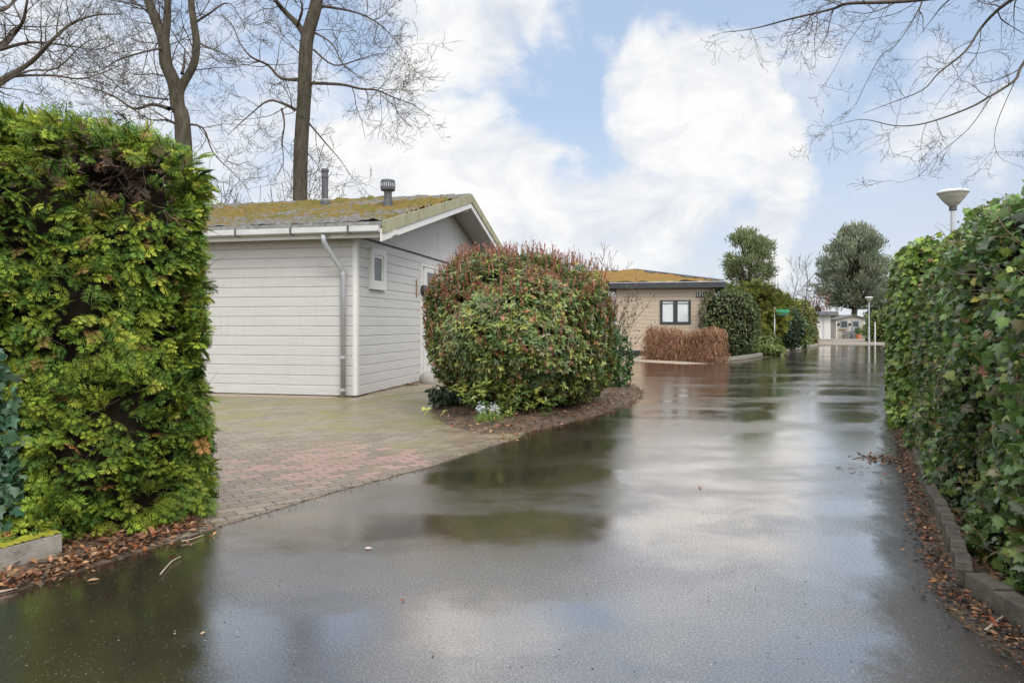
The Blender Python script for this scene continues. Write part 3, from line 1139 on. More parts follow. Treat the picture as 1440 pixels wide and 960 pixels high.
# ---- the big round shrub with red shoots
sh_c = (.24, 10.85)
bs_ = empty('shrub', (*sh_c, .1), 'big round evergreen shrub with red bud shoots in the soil bed', 'shrub')
bl = Blob(sh_c, 1.42, 1.78, 2.42, -.35, 2.3, .18, 2.0, 71, .44, .10)
BCOLS = [(.07, .12, .03), (.13, .185, .045), (.21, .255, .06), (.33, .34, .07), (.22, .19, .09), (.32, .15, .07)]
BW = [22, 28, 22, 12, 10, 7]


def rosettes(pos, nv, k, size, cols, w, up=.35, tilt=.95):
    n = len(pos)
    ax = nrm(nv + np.array([0, 0, up]) + rdir(n) * .45)
    ref = nrm(np.cross(ax, rdir(n)))
    ref2 = np.cross(ax, ref)
    c = palette(n, cols, w, .22)
    out = []
    for j in range(k):
        a = 2 * math.pi * j / k + rng.normal(0, .25, n)
        rad = np.cos(a)[:, None] * ref + np.sin(a)[:, None] * ref2
        tl = rng.uniform(tilt * .6, tilt * 1.35, (n, 1))
        y = ax * (1.1 - tl * .7) + rad * tl + np.array([0, 0, -.22])
        z = ax * 1.0 - rad * .35 + np.array([0, 0, .2])
        p = pos + ax * rng.uniform(-.05, .02, (n, 1))
        out.append(scatter(OVAL, p, y, z, size * rng.uniform(.65, 1.2, n), c * rng.uniform(.85, 1.15, (n, 1)), OVAL_C))
    return out


pos, nv = bl.sample(11000)
gapn = snoise(pos, 4.2, 73)
k = ((gapn < 1.2) | (rng.uniform(size=len(pos)) < .5)) & (pos[:, 2] > .16)
pos, nv = pos[k], nv[k]
dp = rng.uniform(0, 1, len(pos)) ** 1.5 * .22
parts = rosettes(pos - nv * dp[:, None], nv, 7, .074, BCOLS, BW)
# low leafy shoots at the front foot
fp = G(700, 598)
m = 130
pos = fp + np.stack([rng.normal(.1, .38, m), rng.normal(.42, .14, m), rng.uniform(.12, .6, m)], -1)
parts += rosettes(pos, nrm(np.stack([rng.normal(0, .4, m), np.full(m, -.6), np.full(m, .6)], -1)), 7, .085, BCOLS[:4], [2, 3, 3, 2])
V, F, C = join(parts)
big('foliage', V, F, M['glossy_leaf'], bs_, C)
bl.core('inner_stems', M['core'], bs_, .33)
lines = []
for i in range(60):
    a = rng.uniform(0, 6.28)
    b0 = np.array([sh_c[0] + .4 * math.cos(a), sh_c[1] + .5 * math.sin(a) - .3, .05])
    lines += twig_set([b0], [np.array([math.cos(a) * .6, math.sin(a) * .6, 1.0])], [rng.uniform(.9, 1.9)], [rng.uniform(.008, .018)], 7, .18)
tubes('branches', lines, M['stem'], bs_)
# red bud shoots: upright sprigs over the crown and flanks
pos, nv = bl.sample(5200)
w = np.clip((pos[:, 2] - .7) / 1.6, 0.02, 1) ** 1.6
k = (rng.uniform(size=len(pos)) < w * .62)
pos, nv = pos[k], nv[k]
n = len(pos)
ax = nrm(nv * .35 + np.array([0, 0, 1.0]) + rdir(n) * .22)
L = rng.uniform(.05, .13, n) * np.where(pos[:, 2] > 2.15, 1.5, 1.0)
RC = [(.34, .10, .07), (.42, .16, .11), (.28, .12, .07), (.36, .20, .13), (.20, .16, .07)]
parts = []
for j in range(9):
    f = j / 8
    a = rng.uniform(0, 6.28, n)
    side = nrm(np.cross(ax, rdir(n)))
    parts.append(scatter(SMALL, pos + ax * (L * f)[:, None], ax * .9 + side * .55, side, np.full(n, .032) * rng.uniform(.8, 1.3, n), palette(n, RC, [4, 4, 3, 2, 2])))
parts.append(scatter(BLADE, pos - ax * .05, ax, rdir(n), (L + .06), palette(n, RC, [4, 4, 3, 2, 2])))
V, F, C = join(parts)
tag(big('bud_shoots', V, F, M['leaf'], bs_, C), kind='stuff')
pos, nv = bl.sample(260)
k = pos[:, 2] > 2.0
pos = pos[k]
tag(tubes('upper_twigs', twig_set(pos, np.repeat([[0, 0, 1.]], len(pos), 0) + rdir(len(pos)) * .4, rng.uniform(.12, .34, len(pos)), np.full(len(pos), .004), 4, .15), M['twig'], bs_), kind='stuff')


def bush(name, label, cat, c, a, b, h, rot, n, tmpl, tc, size, cols, w, mat, lump=.1, lf=2.2, seed=1, ex=2.6, lay=.55, droop=.4, depth=.15, group=None, inset=.25, zc=.45):
    e = empty(name, (c[0], c[1], 0), label, cat, group)
    q = Blob(c, a, b, h, rot, ex, lump, lf, seed, zc)
    pos, nv = q.sample(n)
    k = pos[:, 2] > 0.02
    V, F, C = leafy(pos[k], nv[k], tmpl, tc, size, cols, w, lay, droop, depth, .22)
    big('foliage', V, F, mat, e, C)
    q.core('stems', M['core'], e, inset)
    return e, q


DG = [(.030, .070, .022), (.055, .11, .030), (.085, .145, .04), (.15, .19, .05)]
bush('laurel_bush', 'small glossy dark green laurel at the far end of the bed', 'shrub', G(862, 552) + np.array([-.12, .55, 0]), .48, .5, 1.28, 0, 2600, OVAL, OVAL_C, .10,
     [(.035, .09, .022), (.06, .135, .03), (.10, .19, .035)], [3, 3, 1], M['glossy_leaf'], .07, 4, 81)
e = empty('shrub', (2.0, 14.6, 0), 'sparse thin twigged shrub rising between the round shrub and tan house', 'shrub')
m = 46
base = np.array([1.95, 14.9, 0]) + rng.normal(0, .16, (m, 3)) * np.array([1, 1, 0])
lines = twig_set(base, np.repeat([[.05, 0, 1.]], m, 0) + rng.normal(0, .16, (m, 3)), rng.uniform(1.3, 2.35, m), rng.uniform(.006, .012, m), 8, .1)
tubes('stems', lines, M['stem'], e)
tip = np.concatenate([l[0][3:] for l in lines])
tip = np.repeat(tip, 7, 0) + rng.normal(0, .07, (len(tip) * 7, 3))
V, F, C = scatter(SMALL, tip, rdir(len(tip)), rdir(len(tip)), rng.uniform(.04, .07, len(tip)), palette(len(tip), [(.07, .09, .045), (.12, .11, .06), (.11, .06, .04)], [3, 2, 2]))
big('foliage', V, F, M['leaf'], e, C)

# low grey-green shrub at the left foot of the round shrub
e, q = bush('low_shrub', 'low dull grey green shrub at the left foot of the big round shrub', 'shrub', G(640, 574), .45, .35, .42, .3, 900, OVAL, OVAL_C, .12,
            [(.05, .075, .035), (.075, .10, .055), (.035, .055, .025)], [2, 2, 2], M['glossy_leaf'], .06, 5, 83, 2.2, .8, .7)

# white flowers in the bed
wf = empty('flower_clump', G(686, 599), 'clump of small white spring flowers at the edge of the bed', 'plant')
m = 90
ctr = G(686, 598) + np.array([0, .05, .03])
base = ctr + rng.normal(0, .07, (m, 3)) * np.array([1.5, 1, 0])
V, F, C = scatter(BLADE, base, rdir(m) * .75 + np.array([0, 0, .8]), rdir(m) * .5 + np.array([0, -1, .4]), rng.uniform(.14, .26, m), palette(m, [(.13, .22, .04), (.20, .28, .06)], [1, 1]))
V[:, 2] = np.maximum(V[:, 2], .02)
big('leaves', V, F, M['leaf'], wf, C)
m = 150
hd = ctr + np.array([[(-.09 if i % 2 else .08), .02, .19] for i in range(m)]) + rng.normal(0, .033, (m, 3))
V, F, C = scatter(SMALL, hd, rdir(m), rdir(m), rng.uniform(.025, .042, m), palette(m, [(.72, .74, .78), (.60, .63, .72)], [2, 1], .08))
big('blossoms', V, F, M['leaf'], wf, C)

# boulder against the side wall
bo = bmesh.new()
bmesh.ops.create_icosphere(bo, subdivisions=4, radius=1)
V = np.array([v.co[:] for v in bo.verts])
F = [[v.index for v in f.verts] for f in bo.faces]
bo.free()
V = V * (1 + .16 * snoise(V, 1.8, 5) + .05 * snoise(V, 5, 6))[:, None] * np.array([.24, .22, .19])
tag(mk('boulder', V + G(602, 540) + np.array([0, .18, .11]), F, M['stone'], smooth=True), 'rounded grey boulder lying against the white side wall', 'rock')

# ------------------------------------------------------------------ white house
hs = empty('wooden_house', O, 'white weatherboarded bungalow with a mossy tiled gable roof and grey downpipe', 'house')
BH = 1.35 * 14 / 102.5
ZT = BH * 16           # top of the horizontal boards
FL, TD = 9.0, 10.9     # front length, depth of the gable side
T_R, SL = 5.447, .266  # ridge depth and pitch
SV = -.71              # verge plane
T_E = -.45


def roof_z(t):
    return 3.159 + SL * (min(t, 2 * T_R - t) + .4)


def boards(name, f, length, rows, z0, parent, mat, bh=BH):
    """lapped boards: profile in (out, z) drawn along a wall; f(along, out, z)"""
    prof = []
    for i in range(rows):
        z = z0 + i * bh
        prof += [(0.004, z), (.020, z + .004), (.020, z + bh - .022), (.004, z + bh - .004)]
    V, F = [], []
    for o, z in prof:
        V += [f(0, o, z), f(length, o, z)]
    for i in range(len(prof) - 1):
        F.append((2 * i, 2 * i + 1, 2 * i + 3, 2 * i + 2))
    return mk(name, V, F, mat, parent, fix=True)


Z0 = .03
boards('wall', lambda a, o, z: hp(.06 + a, -o, z), FL, 16, Z0, hs, M['white_board'])
boards('wall', lambda a, o, z: hp(-o, .06 + a, z), TD - .06, 16, Z0, hs, M['white_board'])
mb = MB()
mb.box(hp(.01, .01, .02), Lv * FL, Dv * (TD - .02), UP * (ZT - .02))
mb.build('inner_wall', M['white_board'], hs)
mb = MB()
mb.box(hp(.03, .03, -.05), Lv * FL, Dv * (TD - .06), UP * .09)
mb.build('plinth', M['core'], hs)
mb = MB()                                                   # corner boards
mb.box(hp(-.030, -.030, .035), Lv * .09, Dv * .09, UP * (ZT - .01))
mb.build('corner_board', M['white_trim'], hs, bevel=.004)


def gable_piece(name, t0, t1, mat, out=.022, pitch=.115, groove=True):
    """upright gable boards between two depths, up to the roof underside"""
    m = MB()
    zb = ZT + .045
    n = max(int(round((t1 - t0) / pitch)), 1) if groove else 1
    w = (t1 - t0) / n
    for i in range(n):
        a, c = t0 + i * w + (.004 if groove else 0), t0 + (i + 1) * w - (.004 if groove else 0)
        za, zc = roof_z(a) - .26, roof_z(c) - .26
        cuts = [a, c] if not (a < T_R < c) else [a, T_R, c]
        for p_, q_ in zip(cuts[:-1], cuts[1:]):
            pa, pb = roof_z(p_) - .26, roof_z(q_) - .26
            if max(pa, pb) <= zb + .02:
                continue
            pa, pb = max(pa, zb + .005), max(pb, zb + .005)
            m.hexa([hp(-out, p_, zb), hp(-out, q_, zb), hp(.03, q_, zb), hp(.03, p_, zb), hp(-out, p_, pa), hp(-out, q_, pb), hp(.03, q_, pb), hp(.03, p_, pa)])
    return m.build(name, mat, hs)


gable_piece('gable_boards', .1, 4.74, M['white_board'])
gable_piece('gable_panel', 4.755, 10.8, M['white_board'], groove=False)
mb = MB()
mb.hexa([hp(.06, .05, ZT), hp(.06, TD - .05, ZT), hp(.10, TD - .05, ZT), hp(.10, .05, ZT), hp(.06, .05, ZT + .1), hp(.06, TD - .05, ZT + .1), hp(.10, TD - .05, ZT + .1), hp(.10, .05, ZT + .1)])
mb.hexa([hp(.06, .3, ZT + .09), hp(.06, T_R, ZT + .09), hp(.10, T_R, ZT + .09), hp(.10, .3, ZT + .09), hp(.06, .3, ZT + .10), hp(.06, T_R, roof_z(T_R) - .27), hp(.10, T_R, roof_z(T_R) - .27), hp(.10, .3, ZT + .10)])
mb.hexa([hp(.06, T_R, ZT + .09), hp(.06, 10.5, ZT + .09), hp(.10, 10.5, ZT + .09), hp(.10, T_R, ZT + .09), hp(.06, T_R, roof_z(T_R) - .27), hp(.06, 10.5, ZT + .10), hp(.10, 10.5, ZT + .10), hp(.10, T_R, roof_z(T_R) - .27)])
mb.build('gable_backing', M['black'], hs)
mb = MB()
mb.box(hp(-.034, .065, ZT + .003), Dv * (TD - .1), Lv * .05, UP * .018)
mb.build('drip_strip', M['dark_plastic'], hs)
# side wall from the door on is plain panel, set proud of the boards
mb = MB()
mb.box(hp(-.034, 4.76, .05), Dv * 5.9, Lv * .012, UP * (ZT - .09))
mb.build('wall_panel', M['white_board'], hs)

# roof slopes: a field of tile courses, uneven with moss cushions
NS, NT = 320, 260


def slope(name, front):
    s = np.linspace(SV + .015, 9.3, NS)
    r = np.linspace(0, 1, NT)
    S, R = np.meshgrid(s, r, indexing='ij')
    T = T_E + (T_R - T_E) * R if front else (2 * T_R - T_E) + (T_R - (2 * T_R - T_E)) * R
    base = O + S[..., None] * Lv + T[..., None] * Dv
    zz = 3.159 + SL * (np.minimum(T, 2 * T_R - T) + .4) - .03
    Pt = base.reshape(-1, 3).copy()
    dist = np.abs(T - (T_E if front else 2 * T_R - T_E)).ravel()
    course = (dist / .24) % 1.0
    col_ = ((S.ravel() / .22) + (np.floor(dist / .24) % 2) * .5) % 1.0
    tile = .050 * (1 - course) + .014 * np.abs(np.sin(np.pi * col_)) ** .5
    Q = np.stack([S.ravel(), dist, 0 * dist], -1)
    over = .95 + .30 * snoise(Q, 1.7, 91) + .16 * snoise(Q, 5.5, 92) - np.exp(-dist / .40) * .55 - np.clip(.45 - (S.ravel() - SV), 0, 1) * np.clip(dist - 4, 0, 1) * .9
    over = np.clip(over, 0, 1.3)
    cush = np.clip(over - .35, 0, 1) * (.045 + .050 * np.clip(snoise(Q, 10, 93), -1, 2) + .035 * snoise(Q, 24, 94))
    Pt[:, 2] = zz.ravel() + tile + np.clip(cush, 0, .17)
    idx = np.arange(NS * NT).reshape(NS, NT)
    F = np.stack([idx[:-1, :-1], idx[1:, :-1], idx[1:, 1:], idx[:-1, 1:]], -1).reshape(-1, 4)
    c = np.repeat(np.clip(over * .62, 0, 1)[:, None], 3, 1)
    return big(name, Pt, F, M['roof'], hs, c)


rf = slope('roof', True)
slope('roof', False)
mb = MB()                                                  # lower edge of the first course
for i in range(45):
    a = SV + .02 + i * .22
    j = random.uniform(-.012, .012)
    z0_, z1_ = roof_z(T_E) - .03, roof_z(T_E + .12) - .03
    mb.hexa([hp(a, T_E + j, z0_ - .035), hp(a + .214, T_E + j, z0_ - .035), hp(a + .214, T_E + .12, z1_ - .05), hp(a, T_E + .12, z1_ - .05),
             hp(a, T_E + j, z0_ + .058), hp(a + .214, T_E + j, z0_ + .058), hp(a + .214, T_E + .12, z1_ + .035), hp(a, T_E + .12, z1_ + .035)])
mb.build('eave_tiles', mottled('weathered_slate', (.16, .155, .145), (.30, .29, .27), .85, 12, .7, 40, .2, c3=(.16, .15, .05)), hs)
mb = MB()                                                  # ridge caps
for i in range(22):
    a = SV + .03 + i * .45
    zc = roof_z(T_R)
    j = .012 * math.sin(i * 2.3)
    mb.hexa([hp(a, T_R - .12, zc - .02 + j), hp(a + .44, T_R - .12, zc - .03), hp(a + .44, T_R + .12, zc - .03), hp(a, T_R + .12, zc - .02 + j),
             hp(a, T_R - .05, zc + .045 + j), hp(a + .44, T_R - .05, zc + .03), hp(a + .44, T_R + .05, zc + .03), hp(a, T_R + .05, zc + .045 + j)])
mb.build('ridge_caps', M['grey_roof'], hs)


def roofslab(name, s0, s1, zo0, zo1, mat, t_over=0.0, bev=0):
    """board or lining that follows both slopes between two verge planes"""
    obs = []
    for fr in (True, False):
        m = MB()
        t0 = T_E - .0 - t_over if fr else 2 * T_R - T_E + .0 + t_over
        t1 = T_R
        za, zb = roof_z(t0), roof_z(t1)
        m.hexa([hp(s0, t0, za + zo0), hp(s0, t1, zb + zo0), hp(s1, t1, zb + zo0), hp(s1, t0, za + zo0),
                hp(s0, t0, za + zo1), hp(s0, t1, zb + zo1), hp(s1, t1, zb + zo1), hp(s1, t0, za + zo1)])
        obs.append(m.build(name, mat, hs, bevel=bev))
    return obs


roofslab('barge_board', SV - .012, SV + .012, -.185, .035, M['algae_board'], 0, .003)
roofslab('barge_trim', SV + .014, SV + .05, -.33, -.10, M['white_trim'], .0, .003)
# boarded underside of the overhang: strips with open joints
for fr in (True, False):
    m = MB()
    tA = T_E + .05 if fr else 2 * T_R - T_E - .05
    for i in range(44):
        t0 = tA + (T_R - tA) * i / 44
        t1 = tA + (T_R - tA) * (i + .94) / 44
        za, zb = roof_z(t0) - .235, roof_z(t1) - .235
        m.hexa([hp(SV + .055, t0, za), hp(SV + .055, t1, zb), hp(.06, t1, zb), hp(.06, t0, za), hp(SV + .055, t0, za + .015), hp(SV + .055, t1, zb + .015), hp(.06, t1, zb + .015), hp(.06, t0, za + .015)])
    m.build('soffit', M['white_board'], hs)
mb = MB()
tA = T_E + .05
mb.hexa([hp(.065, tA, roof_z(tA) - .14), hp(.065, .01, roof_z(.01) - .14), hp(9.2, .01, roof_z(.01) - .14), hp(9.2, tA, roof_z(tA) - .14),
         hp(.065, tA, roof_z(tA) - .12), hp(.065, .01, roof_z(.01) - .12), hp(9.2, .01, roof_z(.01) - .12), hp(9.2, tA, roof_z(tA) - .12)])
mb.build('eave_board', M['white_board'], hs)
# dark underlay closes the roof from below
mb = MB()
for fr in (True, False):
    t0 = T_E + .09 if fr else 2 * T_R - T_E - .09
    za, zb = roof_z(t0) - .06, roof_z(T_R) - .06
    mb.hexa([hp(SV + .06, t0, za - .03), hp(SV + .06, T_R, zb - .03), hp(9.3, T_R, zb - .03), hp(9.3, t0, za - .03), hp(SV + .06, t0, za), hp(SV + .06, T_R, zb), hp(9.3, T_R, zb), hp(9.3, t0, za)])
mb.build('roof_underlay', M['black'], hs)
# wall plate and ridge beam ends
mb = MB()
mb.box(hp(-.66, .02, ZT + .0), Lv * 9.6, Dv * .09, UP * .13)
mb.hexa([hp(-.66, .02, ZT + 0), hp(-.66, .11, ZT + 0), hp(-.78, .11, ZT + .05), hp(-.78, .02, ZT + .05), hp(-.66, .02, ZT + .13), hp(-.66, .11, ZT + .13), hp(-.78, .11, ZT + .13), hp(-.78, .02, ZT + .13)])
mb.build('beam', M['white_trim'], hs)
mb = MB()
zr = roof_z(T_R) - .42
mb.box(hp(-.60, T_R - .06, zr), Lv * .66, Dv * .12, UP * .18)
mb.build('beam', M['white_trim'], hs, bevel=.005)
# gutter with brackets
gz = 2.978
prof = [(-.40, .115), (-.52, .115), (-.525, .02), (-.50, .0), (-.42, 0), (-.40, .02)]
V, F = [], []
s0, s1 = SV + .05, 9.2
for t, z in prof:
    V += [hp(s0, t, gz + z), hp(s1, t, gz + z)]
for i in range(1, len(prof) - 1):
    F.append((2 * i, 2 * i + 1, 2 * i + 3, 2 * i + 2))
F.append((0, 1, 11, 10))
F.append((2, 4, 6, 8, 10, 0))
F.append((3, 5, 7, 9, 11, 1))
gt = mk('gutter', V, F, M['gutter_white'], hs)
for i in range(8):
    a = -.10 + i * 1.12
    MB().box(hp(a, -.533, gz - .006), Lv * .035, Dv * .008, UP * .128).box(hp(a, -.533, gz - .008), Lv * .035, Dv * .14, UP * .008).build('bracket', M['dark_plastic'], gt)
mb = MB()
mb.box(hp(SV + .06, -.385, 2.90), Lv * 9.2, Dv * .02, UP * .19)
mb.build('fascia', M['white_trim'], hs)
# downpipe
dpipe = MB().tube([hp(.42, -.46, 2.96), hp(.42, -.46, 2.87), hp(.40, -.44, 2.80), hp(.24, -.12, 2.36), hp(.22, -.09, 2.28), hp(.22, -.09, .0)], .047, 16).build('downpipe', M['zinc'], hs, smooth=True)
for z in (2.27, .72, .12):
    MB().lathe(hp(.22, -.09, z), [(.053, 0), (.053, .05)], 16).build('clamp', M['galv'], dpipe)


def window(parent, s_, t0, t1, z0, z1, fw, frame, pane, proud=.05):
    """frame standing proud of the side wall with a recessed sash and pane"""
    m = MB()
    o = -proud
    def bar(a, c, za, zb, o=o, th=.07):
        m.box(hp(o, a, za), Dv * (c - a), Lv * th, UP * (zb - za))
    bar(t0, t0 + fw, z0, z1)
    bar(t1 - fw, t1, z0, z1)
    bar(t0 + fw, t1 - fw, z0, z0 + fw)
    bar(t0 + fw, t1 - fw, z1 - fw, z1)
    f = m.build('window', frame, parent, bevel=.004)
    m = MB()
    g = fw + .004
    w2 = .055
    o2 = -proud + .018
    bar2 = lambda a, c, za, zb: m.box(hp(o2, a, za), Dv * (c - a), Lv * .05, UP * (zb - za))
    bar2(t0 + g, t0 + g + w2, z0 + g, z1 - g)
    bar2(t1 - g - w2, t1 - g, z0 + g, z1 - g)
    bar2(t0 + g + w2, t1 - g - w2, z0 + g, z0 + g + w2)
    bar2(t0 + g + w2, t1 - g - w2, z1 - g - w2, z1 - g)
    m.build('sash', frame, f, bevel=.003)
    MB().box(hp(o2 + .025, t0 + g + w2, z0 + g + w2), Dv * (t1 - t0 - 2 * g - 2 * w2), Lv * .008, UP * (z1 - z0 - 2 * g - 2 * w2)).build('pane', pane, f)
    return f


window(hs, 0, .50, 1.24, 2.03, 2.83, .12, M['white_trim'], M['frosted'], .085)
# door
m = MB()
t0, t1, zt = 3.42, 4.75, 2.78
for a, c, za, zb in ((t0, t0 + .07, .06, zt), (t0 + .16, t0 + .23, .06, zt - .12), (t1 - .07, t1 - .004, .06, zt), (t0 + .07, t1 - .07, zt - .06, zt)):
    m.box(hp(-.065, a, za), Dv * (c - a), Lv * .05, UP * (zb - za))
dr = m.build('door', M['white_trim'], hs, bevel=.004)
m = MB()
a, c = t0 + .235, t1 - .075
g0, g1 = 3.84, 4.52
for q in ((a, g0, .06, zt - .065), (g1, c, .06, zt - .065), (g0, g1, .06, 1.30), (g0, g1, 2.60, zt - .065)):
    m.box(hp(-.05, q[0], q[2]), Dv * (q[1] - q[0]), Lv * .04, UP * (q[3] - q[2]))
m.build('door_leaf', M['white_trim'], dr)
MB().box(hp(-.042, g0, 1.305), Dv * (g1 - g0), Lv * .01, UP * 1.29).build('pane', M['frosted'], dr)
MB().box(hp(-.09, a + .06, 1.02), Dv * .12, Lv * .03, UP * .03).box(hp(-.09, a + .06, 1.0), Dv * .03, Lv * .04, UP * .16).build('handle', M['galv'], dr)


# flues on the front slope
def on_roof(u, v):
    k, mm = (u - U0) / FPX, (V0 - v) / FPX
    # unknown s, t with X = kY and Z = H + m Y on the roof plane
    A_ = np.array([[Lv[0] - k * Lv[1], Dv[0] - k * Dv[1]], [-mm * Lv[1], SL - mm * Dv[1]]])
    b_ = np.array([k * O[1] - O[0], H + mm * O[1] - 3.159 - SL * .4])
    s, t = np.linalg.solve(A_, b_)
    return s, t


s, t = on_roof(457, 291)
c = hp(s, t, 0)
Yd = c[1]
zb = roof_z(t) - .08
px = Yd / FPX
ztop = H + (V0 - 238) * px
fl = MB().lathe((c[0], c[1], 0), [(7.5 * px, zb), (6.6 * px, zb + .20), (5.6 * px, zb + .24), (4.6 * px, zb + .27), (4.4 * px, ztop - .22), (5.2 * px, ztop - .21), (5.2 * px, ztop - .17), (4.4 * px, ztop - .15), (4.4 * px, ztop - .08), (5.4 * px, ztop - .06), (5.4 * px, ztop)], 20).build('flue_pipe', M['dark_plastic'], rf)
MB().lathe((c[0], c[1], 0), [(5.9 * px, zb + .245), (5.9 * px, zb + .262)], 20).build('flue_ring', M['galv'], fl)
s, t = on_roof(545.5, 291.5)
c = hp(s, t, 0)
px = c[1] / FPX
zb = roof_z(t) - .08
ztop = H + (V0 - 253) * px
fl = MB().lathe((c[0], c[1], 0), [(7.6 * px, zb), (7.0 * px, zb + .12), (6.4 * px, zb + .24), (5.6 * px, zb + .25), (5.5 * px, ztop - .26), (9.6 * px, ztop - .245), (10.2 * px, ztop - .22), (10.2 * px, ztop - .04), (9.4 * px, ztop - .01), (4 * px, ztop)], 24).build('flue_pipe', M['dark_plastic'], rf)
cap = MB()
for i in range(24):
    a = 2 * math.pi * i / 24
    d = np.array([math.cos(a), math.sin(a), 0])
    q = np.array([-d[1], d[0], 0])
    cap.box(np.array([c[0], c[1], ztop - .17]) + d * (10.2 * px) - q * .010, q * .02, d * .006, UP * .09)
cap.build('vent_slots', M['zinc'], fl)

# wall lamp and small wooden strip on the side wall
wl = empty('wall_lamp', hp(-.1, 3.46, 2.15), 'small black wall lamp fixed beside the white door', 'lamp')
k = hp(-.10, 3.46, 2.15)
MB().lathe(k, [(.03, -.13), (.07, -.11), (.085, 0), (.07, .10), (.03, .12)], 14).build('lamp_shade', M['black'], wl, smooth=True)
MB().box(hp(-.15, 3.43, 2.13), Lv * .13, Dv * .05, UP * .04).build('arm', M['black'], wl)
MB().tube([k + np.array([0, 0, -.12]), k + np.array([.05, -.02, -.22])], .012, 8).build('cable', M['black'], wl)
tag(MB().box(hp(-.045, 3.12, 1.98), Lv * .02, Dv * .05, UP * .40).build('wooden_strip', M['wood'], bevel=.003), 'narrow weathered wooden strip mounted on the white side wall', 'strip')

# ------------------------------------------------------------------ tan house
C1 = P(868, 500, 29.6) * np.array([1, 1, 0])
C2 = np.array([8.55, 28.75, 0])
Wd = nrm(C2 - C1)
Wn = np.array([Wd[1], -Wd[0], 0])       # towards the viewer
WL = np.linalg.norm(C2 - C1)


def tp(a, o, z):
    return C1 + Wd * a + Wn * o + UP * z


th2 = empty('wooden_house', C1, 'tan boarded bungalow with dark fascia and an orange mossy roof', 'house')
bh2 = .165
boards('wall', lambda a, o, z: tp(a, o, z), WL, 18, .22, th2, M['tan_board'], bh2)
boards('wall', lambda a, o, z: tp(-o, -a, z), 8.0, 18, .22, th2, M['tan_board'], bh2)
MB().box(tp(.01, -.01, -.05), Wd * (WL - .02), -Wn * 8, UP * 3.2).build('inner_wall', M['tan_board'], th2)
MB().box(tp(-.01, .03, -.05), Wd * (WL + .02), -Wn * 8, UP * .28).build('plinth', M['black'], th2)
MB().box(tp(-.03, .03, .22), Wd * .1, -Wn * .1, UP * 2.95).build('corner_board', M['tan_board'], th2)
ft = H + 59.0 / FPX * 29.2
MB().box(tp(-.3, .4, ft - .255), Wd * (WL + .7), -Wn * 8.8, UP * .215).build('fascia', M['dark_fascia'], th2)
MB().box(tp(-.32, .42, ft - .035), Wd * (WL + .74), -Wn * 8.84, UP * .035).build('roof_edge', M['zinc'], th2)
# hipped mossy roof set back behind the fascia
rid_a, rid_b = tp(-4.5, -3.6, 0), tp(.62, -3.6, 0)
rz0, rz1 = ft + .0, H + (V0 - 380.5) / FPX * 33.2
nn, mmn = 90, 60
e0, e1 = tp(-9.0, .15, 0), tp(4.35, .15, 0)
S = np.linspace(0, 1, nn)
R = np.linspace(0, 1, mmn)
SS, RR = np.meshgrid(S, R, indexing='ij')
lo = e0 + (e1 - e0) * SS[..., None]
hi = (tp(-9, -3.6, 0)) + (rid_b - tp(-9, -3.6, 0)) * SS[..., None]
Pt = lo * (1 - RR[..., None]) + hi * RR[..., None]
Pt[..., 2] = rz0 + (rz1 - rz0) * RR
Q = Pt.reshape(-1, 3).copy()
Q[:, 2] += .05 * snoise(Q, 5, 12) + .035 * snoise(Q, 13, 13)
idx = np.arange(nn * mmn).reshape(nn, mmn)
F = np.stack([idx[:-1, :-1], idx[1:, :-1], idx[1:, 1:], idx[:-1, 1:]], -1).reshape(-1, 4)
roof2 = roof_mat('orange_mossy_tiles')
for nd in roof2.node_tree.nodes:
    if nd.type == 'VALTORGB':
        for e_, c_ in zip(nd.color_ramp.elements, ((.15, .12, .03), (.26, .165, .045), (.30, .155, .05), (.20, .12, .04))):
            e_.color = (*c_, 1)
big('roof', Q, F, roof2, th2, np.full((len(Q), 3), .85))
# the hip end on the right and the far slope
V = [e1 + UP * rz0, tp(4.35, -7.4, rz0), rid_b + UP * rz1]
mk('roof', V, [(0, 1, 2)], roof2, th2)
V = [tp(4.35, -7.4, rz0), tp(-9, -7.4, rz0), tp(-9, -3.6, rz1), rid_b + UP * rz1]
mk('roof', V, [(0, 1, 2, 3)], roof2, th2)
mb = MB()
hipv = rid_b + UP * rz1 - (e1 + UP * rz0)
for i in range(16):
    a = e1 + UP * (rz0 + .02) + hipv * (i / 16)
    mb.box(a - Wd * .09, hipv / 17, Wd * .18, UP * .06)
mb.build('hip_tiles', M['grey_roof'], th2)
